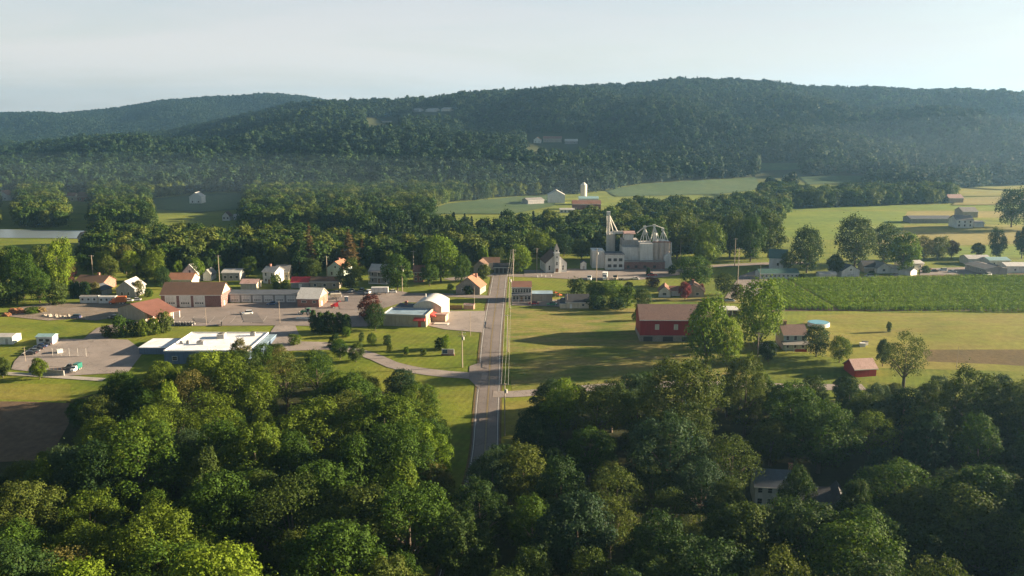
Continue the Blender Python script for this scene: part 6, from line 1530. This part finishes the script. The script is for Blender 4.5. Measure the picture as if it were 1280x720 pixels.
MB().tube([(0.5, 0, 1.8), (2.2, 0, 2.9), (2.8, 0, 2.7)], 0.18, 8).obj('chute', PT['red'], rm_)
for y in (-1.0, 1.0): wheel(rm_, -0.3, y, 0.5, 0.3)
MB().tube([(-1.6, 0, 0.8), (-3.0, 0, 0.5)], 0.08, 6).obj('drawbar', T_dark, rm_)
P = G(433, 377)
bt = thing('portable_toilet', 'blue portable cabin standing alone behind the red machine', 'cabin', (P.x, P.y, P.z + 0.05), 0.1)
MB().box(-0.7, 0.7, -0.7, 0.7, 0, 2.2).obj('cabin', PT['blue'], bt); MB().box(-0.8, 0.8, -0.8, 0.8, 2.203, 2.35).obj('roof', T_white, bt); MB().box(-0.4, 0.4, -0.75, -0.703, 0.1, 1.95).obj('door', R_teal, bt)
# motorbikes
def motorbike():
    t = thing('motorbike', None, 'motorbike')
    wheel(t, -0.7, 0, 0.33, 0.16); wheel(t, 0.75, 0, 0.33, 0.14)
    loft([(-0.9, 0.1, 0.6, 0.85, 0.09), (-0.2, 0.18, 0.3, 0.8, 0.14), (0.35, 0.18, 0.3, 0.98, 0.14), (0.6, 0.08, 0.55, 0.9, 0.06)]).obj('body', PT['black'], t, True)
    MB().box(-0.75, -0.05, -0.15, 0.15, 0.82, 0.92).obj('seat', rubber, t)
    MB().tube([(0.78, 0, 0.33), (0.5, 0, 1.05), (0.4, 0.38, 1.15)], 0.035, 6).tube([(0.5, 0, 1.05), (0.4, -0.38, 1.15)], 0.035, 6).obj('handlebar', T_metal, t)
    MB().box(0.58, 0.7, -0.1, 0.1, 0.8, 0.98).obj('headlight', lampm, t)
    return t
mb0 = motorbike(); first = True
for i in range(8):
    P = G(216 + i * 3.7, 406.5 + (i % 2) * 0.3)
    r_ = mb0 if i == 0 else copy_tree(mb0)
    r_.location = (P.x, P.y, P.z + 0.05); r_.rotation_euler = (0, 0, R(75))
    r_.scale = (1.25,) * 3
    tag(r_, 'dark motorbike in the close row at the grass edge of the big lot', 'motorbike', 'motorbikes lined up on the big lot')
r_ = copy_tree(mb0); P = G(277, 407); r_.location = (P.x, P.y, P.z + 0.05); r_.rotation_euler = (0, 0, R(110)); r_.scale = (1.5,) * 3
tag(r_, 'dark motorbike parked apart from the row, below the white car', 'motorbike'); 
if 'group' in r_: del r_['group']

# ------------------------------------------------------------------ poles, wires
polem = m_plain('pole_wood', (0.34, 0.28, 0.22), 0.9, scale=2); insul = m_plain('insulator', (0.5, 0.5, 0.5), 0.3)
def pole(px, py, hpx, label, arms=1, trans=False, group='utility poles', rz=0.0, lean=0.0):
    P = G(px, py); h = hpx / sc(P) / 0.96
    t = thing('utility_pole', label, 'pole', P, rz, group)
    MB().tube([(0, 0, -0.5), (lean * 0.5, 0, h * 0.5), (lean, 0, h)], [0.2, 0.17, 0.13] if arms else [0.1, 0.08, 0.06], 8).obj('post', polem, t, True)
    for k in range(arms):
        z = h - 0.5 - k * 1.1
        MB().box(lean - 1.25, lean + 1.25, -0.2, -0.08, z, z + 0.14).obj('crossarm', polem, t)
        m = MB()
        for x in (-1.1, -0.4, 0.4, 1.1): m.cyl(lean + x, -0.14, z + 0.14, z + 0.36, 0.06, 0.04, 8)
        m.obj('insulator', insul, t)
    if trans: MB().cyl(lean + 0.45, -0.2, h - 2.9, h - 1.8, 0.3, n=12).obj('transformer', T_metal, t, True)
    return P, h
road_poles = [pole(631, 545, 66, 'roadside pole with a transformer beside the yellow rough grass', 1, True), pole(634.5, 440, 46, 'roadside pole at the meadow edge, second up the road', 1), pole(637, 385, 40, 'roadside pole next to the two-storey building corner', 1, True), pole(641.5, 361, 48, 'tall thin pole between the junction and the two-storey building', 1)]
other = [
 (671, 341, 30, 'pole beside the church lawn', 1), (745.5, 352, 40, 'pole in front of the mill annex', 1, True), (850, 333, 33, 'pole against the trees at the end of the mill', 0),
 (918, 333, 34, 'pole on the cross street beyond the mill', 1), (921, 374, 62, 'tallest thin pole behind the barn yard', 1), (950, 350, 22, 'short pole beside the green-roofed shed', 0),
 (409, 347, 26, 'pole beside the pale green house', 1), (503, 365, 32, 'stout pole behind the tavern with a crossarm', 2, True), (517, 338, 24, 'pole above the rust-roofed narrow house', 1),
 (578, 459, 44, 'pole with a transformer on the tavern lawn', 2, True), (593, 384, 26, 'thin light pole beside the side street', 0), (588, 420, 30, 'thin pole at the corner of the tavern lot', 0),
 (117, 352, 32, 'pole above the long brown-roofed house', 1), (146, 370, 18, 'short pole beside the grey pale-roofed house', 0), (274.5, 352, 32, 'pole behind the brick garage roof', 1),
 (1195.5, 461, 27, 'lone pole at the edge of the hay field', 0), (947, 446, 30, 'pole under the large olive tree', 1), (350, 404, 28, 'lamp pole on the edge of the big lot', 0), (258, 406, 20, 'thin lamp pole in the middle of the big lot', 0),
 (32, 452, 18, 'pale pole at the end of the dark car row', 0), (664, 384, 26, 'thin pole in front of the red car', 0), (709, 385, 18, 'short pale pole at the beige garage corner', 0)]
for a in other: pole(*a[:4], arms=a[4], trans=len(a) > 5)
def wire(pa, ha, pb, hb, label, sag=1.2, offs=(-1.0, 0.0, 1.0)):
    m = MB()
    d = (pb - pa).to_2d().normalized(); n_ = Vector((d.y, -d.x))
    for o in offs:
        pts = []
        for i in range(13):
            t = i / 12; p = pa.lerp(pb, t)
            pts.append((p.x + n_.x * o, p.y + n_.y * o, (pa.z + ha) * (1 - t) + (pb.z + hb) * t - 0.3 - sag * 4 * t * (1 - t)))
        m.tube(pts, 0.02, 4)
    o_ = m.obj('overhead_wire', T_metal); tag(o_, label, 'wire', 'wires strung along the road poles')
for k in range(3):
    (pa, ha), (pb, hb) = road_poles[k], road_poles[k + 1]
    wire(pa, ha, pb, hb, ['sagging wires between the transformer pole and the second roadside pole', 'sagging wires along the meadow edge up to the shop corner', 'sagging wires over the two-storey building corner'][k])


# ------------------------------------------------------------------ signs, fences, walls, heaps
P = G(560, 444)
sg = thing('roadside_sign', 'low sign in red, white and blue on the tavern lawn', 'sign', P, -0.1)
MB().box(-2.4, 2.4, -0.3, 0.3, -0.1, 0.5).obj('base', W_brick, sg)
MB().box(-2.2, 2.2, -0.12, 0.12, 0.5, 2.3).obj('board', T_white, sg)
MB().box(-2.0, -0.2, -0.15, -0.123, 0.7, 2.1).obj('blue_field', PT['blue'], sg)
m = MB()
for k in range(4): m.box(-0.1, 2.0, -0.15, -0.123, 0.7 + k * 0.38, 0.88 + k * 0.38)
m.obj('red_band', PT['red'], sg)
P = G(557, 387); Q = G(578, 387)
fe = thing('board_fence', 'brown board fence between the side street and the tavern lot', 'fence', P, math.atan2(Q.y - P.y, Q.x - P.x)); L = (Q - P).length
m = MB()
for k in range(int(L / 0.24)): m.box(k * 0.24, k * 0.24 + 0.22, -0.04, 0.0, 0.1, 1.9)
m.obj('boards', T_brown, fe)
for k in range(5): MB().box(k * L / 4.2, k * L / 4.2 + 0.15, 0.01, 0.16, 0, 2.1).obj('fence_post', T_brown, fe)
building('shed', 'low pinkish hut at the end of the brown board fence', 'hut', (579.5, 386.5), (592, 387), 2.5, 1.9, 0.4, 'x', m_lines('hut_pink', (0.42, 0.26, 0.2), 0.3, dark=0.8), R_pink, over=0.15)
P = G(36, 466); Q = G(80, 470)
cw = thing('retaining_wall', 'low grey concrete wall with a railing above the walk', 'wall', P, math.atan2(Q.y - P.y, Q.x - P.x)); L = (Q - P).length
MB().box(0, L, 0, 0.35, -0.3, 1.5).obj('wall', W_block, cw)
m = MB()
for k in range(int(L / 1.6) + 1): m.tube([(k * 1.6, 0.18, 1.5), (k * 1.6, 0.18, 2.6)], 0.04, 5)
for z in (2.0, 2.6): m.tube([(0, 0.18, z), (L, 0.18, z)], 0.04, 5)
m.obj('railing', T_brown, cw)
P = G(66, 445); Q = G(108, 446)
ce = thing('mesh_fence', 'thin wire-mesh fence standing in the pale lot', 'fence', P, math.atan2(Q.y - P.y, Q.x - P.x)); L = (Q - P).length
for k in range(5): MB().tube([(k * L / 4, 0, 0), (k * L / 4, 0, 3.0)], 0.05, 6).obj('fence_post', T_metal, ce)
m = MB()
for k in range(13): m.tube([(0, 0, 0.1 + k * 0.24), (L, 0, 0.1 + k * 0.24)], 0.012, 3)
for k in range(40): m.tube([(k * L / 40, 0, 0.1), (k * L / 40, 0, 3.0)], 0.012, 3)
m.obj('mesh_panel', T_metal, ce)
def heap(px, py, wpx, h, mat, label, name, seed, flat=0.7):
    P = G(px, py); w = wpx / sc(P) / 2
    bm = bmesh.new(); bmesh.ops.create_icosphere(bm, subdivisions=4, radius=1)
    r = random.Random(seed); ph = [r.uniform(0, 6) for _ in range(6)]
    for v in bm.verts:
        c = v.co; n = 1 + 0.16 * math.sin(4 * c.x + ph[0]) * math.sin(5 * c.y + ph[1]) + 0.1 * math.sin(11 * c.x + ph[2]) * math.sin(12 * c.z + ph[3]) + 0.07 * math.sin(21 * c.y + ph[4])
        v.co = Vector((c.x * n * w, c.y * n * w * flat, max(c.z, -0.1) * n * h))
    me = bpy.data.meshes.new(name); bm.to_mesh(me); bm.free(); me.materials.append(mat)
    o = bpy.data.objects.new(name, me); COL.objects.link(o); o.location = P
    return tag(o, label, 'heap')
dirt = m_ground('dirt_red', [(0.3, (0.18, 0.08, 0.04)), (0.6, (0.27, 0.13, 0.07)), (0.8, (0.32, 0.18, 0.1))], s1=0.6, s2=2.0)
rockm = m_ground('rock_pale', [(0.3, (0.25, 0.22, 0.19)), (0.6, (0.42, 0.38, 0.32)), (0.8, (0.5, 0.46, 0.4))], s1=0.8, s2=2.5)
heap(21, 391, 20, 2.0, dirt, 'red-brown dirt heap at the edge of the gravel yard', 'dirt_heap', 1)
heap(8, 395, 12, 1.3, dirt, 'lower brown dirt heap at the frame edge', 'dirt_heap', 2)
heap(48, 390, 18, 2.2, brown_m, 'weed-covered heap between the dirt and the rocks', 'dirt_heap', 3)
for i, (x, y, w) in enumerate([(56, 395, 7), (62, 396, 6), (70, 397, 5), (75, 396, 4), (80, 398, 6), (86, 397, 4), (100, 397, 5), (108, 399, 5)]):
    o = heap(x, y, w, 0.8 + (i % 3) * 0.35, rockm, 'pale boulder in the scatter along the gravel yard', 'boulder', 10 + i, 0.9); o['category'] = 'boulder'; o['group'] = 'boulders along the gravel yard'
for i, (x, y) in enumerate([(1078, 433), (1081, 431), (75, 441)]):
    P = G(x, y); t = thing('equipment_crate', ['white crate in the yard behind the red shed', 'dark-topped crate beside the white one behind the red shed', 'white crate at the corner of the pale lot'][i], 'crate', P, 0.3 * i)
    MB().box(-0.9, 0.9, -0.7, 0.7, 0, 1.2).obj('body', [T_white, T_grey, T_white][i], t); MB().box(-1.0, 1.0, -0.8, 0.8, 1.203, 1.35).obj('lid', [T_white, T_dark, T_white][i], t)
for i, x in enumerate((207, 215.5)):
    P = G(x, 389); t = thing('bollard', ['white bollard nearest the pavilion', 'white bollard nearest the brick garage door'][i], 'bollard', P)
    MB().cyl(0, 0, 0, 1.1, 0.16, n=12).obj('post', T_white, t, True); MB().cyl(0, 0, 1.1, 1.2, 0.17, 0.08, n=12).obj('cap', T_grey, t, True)
for i, (x, y) in enumerate([(677, 346.0), (682, 346.5), (689, 346.0), (672, 347)]):
    P = G(x, y); t = thing('garden_ornament', 'small white post on the street verge below the church', 'post', P, 0, 'white posts below the church')
    MB().cyl(0, 0, 0, 1.3, 0.14, n=10).obj('post', T_white, t, True); MB().box(-0.25, 0.25, -0.06, 0.06, 1.3, 1.75).obj('plate', T_white, t)

# ------------------------------------------------------------------ corn: countless rows, one object
def corn():
    r = np.random.default_rng(5)
    poly = [(962, 351), (1010, 350.5), (1090, 349.5), (1180, 347.5), (1300, 347), (1420, 346), (1420, 391), (1280, 391), (1150, 390), (1060, 389), (966, 388)]
    P0 = [G(*p) for p in poly]; x0, x1 = min(p.x for p in P0), max(p.x for p in P0); y0, y1 = min(p.y for p in P0), max(p.y for p in P0)
    split = G(1015, 370).x
    pts = []
    for x in np.arange(x0, split, 2.3):      # end rows run away from the camera
        ys = np.arange(y0, y1, 0.4); pts.append(np.stack([np.full(len(ys), x), ys], 1))
    for y in np.arange(y0, y1, 1.5):
        xs = np.arange(split + 1, x1, 0.5); pts.append(np.stack([xs, np.full(len(xs), y) + (xs - split) * 0.01], 1))
    P = np.concatenate(pts); P += r.normal(0, 0.1, P.shape)
    Z = ht(P[:, 0], P[:, 1]); d = P[:, 1] * CA + (CZ - Z) * SA
    px = 640 + FPX * P[:, 0] / d; py = 360 - FPX * (P[:, 1] * SA + (Z - CZ) * CA) / d
    row_ = (P[:, 0] > split) & (np.floor(P[:, 1] / 7.5) % 3 == 0) & (r.uniform(size=len(P)) < 0.35)
    k = ~row_ & inpoly(px, py, poly) & (r.uniform(size=len(P)) > 0.04)
    gap = (np.sin(P[:, 1] * 0.5 + np.sin(P[:, 0] * 0.05)) > 0.93); k &= ~gap
    P = P[k]; Z = Z[k]; n = len(P); print('corn', n)
    tmpl = []
    for s_ in range(3):
        m = MB(); rr = random.Random(s_)
        m.tube([(0, 0, 0), (0, 0, 1.0)], [0.018, 0.006], 4)
        for j in range(9):
            z = 0.15 + j * 0.085; a = (j % 2) * math.pi + rr.uniform(-0.9, 0.9); L_ = rr.uniform(0.25, 0.36) * (1 - abs(j - 4) * 0.05)
            c, s = math.cos(a), math.sin(a); w = 0.05
            q = [(0, z), (L_ * 0.5, z + 0.14), (L_, z + 0.02)]
            vs = []
            for u, zz in q: vs += [(c * u - s * w, s * u + c * w, zz), (c * u + s * w, s * u - c * w, zz)]
            m.add(vs, [(0, 1, 3, 2), (2, 3, 5, 4)])
        m.tube([(0, 0, 0.95), (0.03, 0, 1.1)], [0.02, 0.008], 4)
        o = bpy.data.objects.new('corn_kind', m.mesh('corn_kind', m_leaf('leaf_corn', (0.16, 0.26, 0.014), (0.22, 0.31, 0.024), 0.3))); tmpl.append(o)
    rot = np.stack([np.zeros(n), np.zeros(n), r.uniform(0, 6.28, n)], 1)
    h = r.uniform(1.7, 2.3, n); w = h * 1.0
    o = scatter('corn', 'tall green corn growing in dense rows across the field', tmpl, np.stack([P[:, 0], P[:, 1], Z], 1), rot, np.stack([w, w, h], 1), r.integers(0, 3, n))
    o['category'] = 'corn'
corn()
# ------------------------------------------------------------------ light, sky, air, camera
SKYV = 4.1
SUN_AZ, SUN_EL = 8.0, 14.5          # azimuth is measured ahead of the camera's right-hand side
w = bpy.data.worlds.new('World'); scene.world = w; w.use_nodes = True
nt = w.node_tree; bg = nt.nodes['Background']
sky = nt.nodes.new('ShaderNodeTexSky'); sky.sky_type = 'NISHITA'; sky.sun_disc = False
sky.sun_elevation = R(SUN_EL); sky.sun_rotation = R(90 - SUN_AZ); sky.altitude = 200; sky.air_density = 1.0; sky.dust_density = 2.5; sky.ozone_density = 1.5
# thin high cloud over the blue: pale veil mixed into the sky
tc = nt.nodes.new('ShaderNodeTexCoord'); mp = nt.nodes.new('ShaderNodeMapping'); mp.inputs['Scale'].default_value = (1.2, 1.2, 9)
nt.links.new(tc.outputs['Generated'], mp.inputs[0])
cl = noise(nt, mp.outputs[0], 1.6, 6, 0.6, 0.5)
veil = ramp(nt, cl, [(0.38, (0.66,) * 3), (0.6, (1.0,) * 3)])
sep = nt.nodes.new('ShaderNodeSeparateXYZ'); nt.links.new(tc.outputs['Generated'], sep.inputs[0])
# the veil is bright near the horizon and thins to blue overhead
glowc = ramp(nt, sep.outputs[2], [(0.0, (0.93, 0.89, 0.82)), (0.07, (0.90, 0.88, 0.84)), (0.14, (0.74, 0.78, 0.81)), (0.3, (0.2, 0.24, 0.28)), (1.0, (0.07, 0.1, 0.14))])
sclv = nt.nodes.new('ShaderNodeVectorMath'); sclv.operation = 'SCALE'; nt.links.new(glowc, sclv.inputs[0]); sclv.inputs['Scale'].default_value = SKYV
mxs = nt.nodes.new('ShaderNodeMix'); mxs.data_type = 'RGBA'
nt.links.new(veil, mxs.inputs[0]); nt.links.new(sky.outputs[0], mxs.inputs[6]); nt.links.new(sclv.outputs[0], mxs.inputs[7])
nt.links.new(mxs.outputs[2], bg.inputs[0]); bg.inputs[1].default_value = 0.05
sd = bpy.data.lights.new('sun', 'SUN'); sd.energy = 5.0; sd.angle = R(0.6); sd.color = (1.0, 0.79, 0.54)
so = bpy.data.objects.new('sun', sd); COL.objects.link(so)
ca, ce_ = math.radians(SUN_AZ), math.radians(SUN_EL)
dirv = Vector((math.cos(ce_) * math.cos(ca), math.cos(ce_) * math.sin(ca), math.sin(ce_)))
so.rotation_euler = dirv.to_track_quat('Z', 'Y').to_euler(); so.location = dirv * 900

hm, hnt, hb_ = _nodes('haze'); hnt.nodes.remove(hb_)
pv_ = hnt.nodes.new('ShaderNodeVolumePrincipled'); pv_.inputs['Color'].default_value = (0.32, 0.63, 1.0, 1); pv_.inputs['Density'].default_value = 0.00008; pv_.inputs['Anisotropy'].default_value = 0.5
hnt.links.new(pv_.outputs[0], [n for n in hnt.nodes if n.type == 'OUTPUT_MATERIAL'][0].inputs['Volume'])
hz = MB().box(-5600, 5600, -2400, 7400, -14.5, 320).obj('haze', hm); tag(hz, 'thin summer haze lying over the whole valley', None, None, 'stuff')

def mist(name, label, c, r, dens):
    m, nt_, b_ = _nodes(name); nt_.nodes.remove(b_)
    v = nt_.nodes.new('ShaderNodeVolumePrincipled'); v.inputs['Color'].default_value = (0.6, 0.82, 1.0, 1); v.inputs['Density'].default_value = dens; v.inputs['Anisotropy'].default_value = 0.3
    nt_.links.new(v.outputs[0], [n for n in nt_.nodes if n.type == 'OUTPUT_MATERIAL'][0].inputs['Volume'])
    bm = bmesh.new(); bmesh.ops.create_icosphere(bm, subdivisions=4, radius=1)
    for q in bm.verts: q.co = Vector((q.co.x * r[0], q.co.y * r[1], q.co.z * r[2]))
    me = bpy.data.meshes.new(name); bm.to_mesh(me); bm.free(); me.materials.append(m)
    o = bpy.data.objects.new(name, me); COL.objects.link(o); o.location = c
    tag(o, label, None, label.split(' mist')[0] + ' layers of mist', 'stuff')
for k in range(4):
    q = 0.55 + 0.2 * k
    mist('mist', 'thin bluish mist lying over the river bend and valley foot', (-420, 900, 0), (620 * q, 260 * q, 12 + 12 * k), 0.00008)
    mist('mist', 'pale sunlit mist added for the glow over the hazy fields by the far farmhouse', (900, 1250, 0), (640 * q, 420 * q, 22 + 24 * k), 0.00004)  # mist layers added to make the glow on this side
cd = bpy.data.cameras.new('camera'); cd.sensor_width = 36; cd.lens = 36 * FPX / 1280; cd.clip_end = 20000; cd.clip_start = 0.5
co = bpy.data.objects.new('camera', cd); COL.objects.link(co)
co.location = (0, 0, CZ); co.rotation_euler = (math.pi / 2 - PITCH, 0, 0); scene.camera = co
scene.view_settings.view_transform = 'Standard'; scene.view_settings.look = 'None'; scene.view_settings.gamma = 1; scene.view_settings.exposure = 2.2
try: scene.view_settings.use_curve_mapping = False
except Exception: pass
c = scene.cycles
c.max_bounces = 5; c.diffuse_bounces = 2; c.glossy_bounces = 2; c.transmission_bounces = 3; c.volume_bounces = 1; c.transparent_max_bounces = 4
c.use_denoising = True; c.denoiser = 'OPENIMAGEDENOISE'
c.sample_clamp_indirect = 4
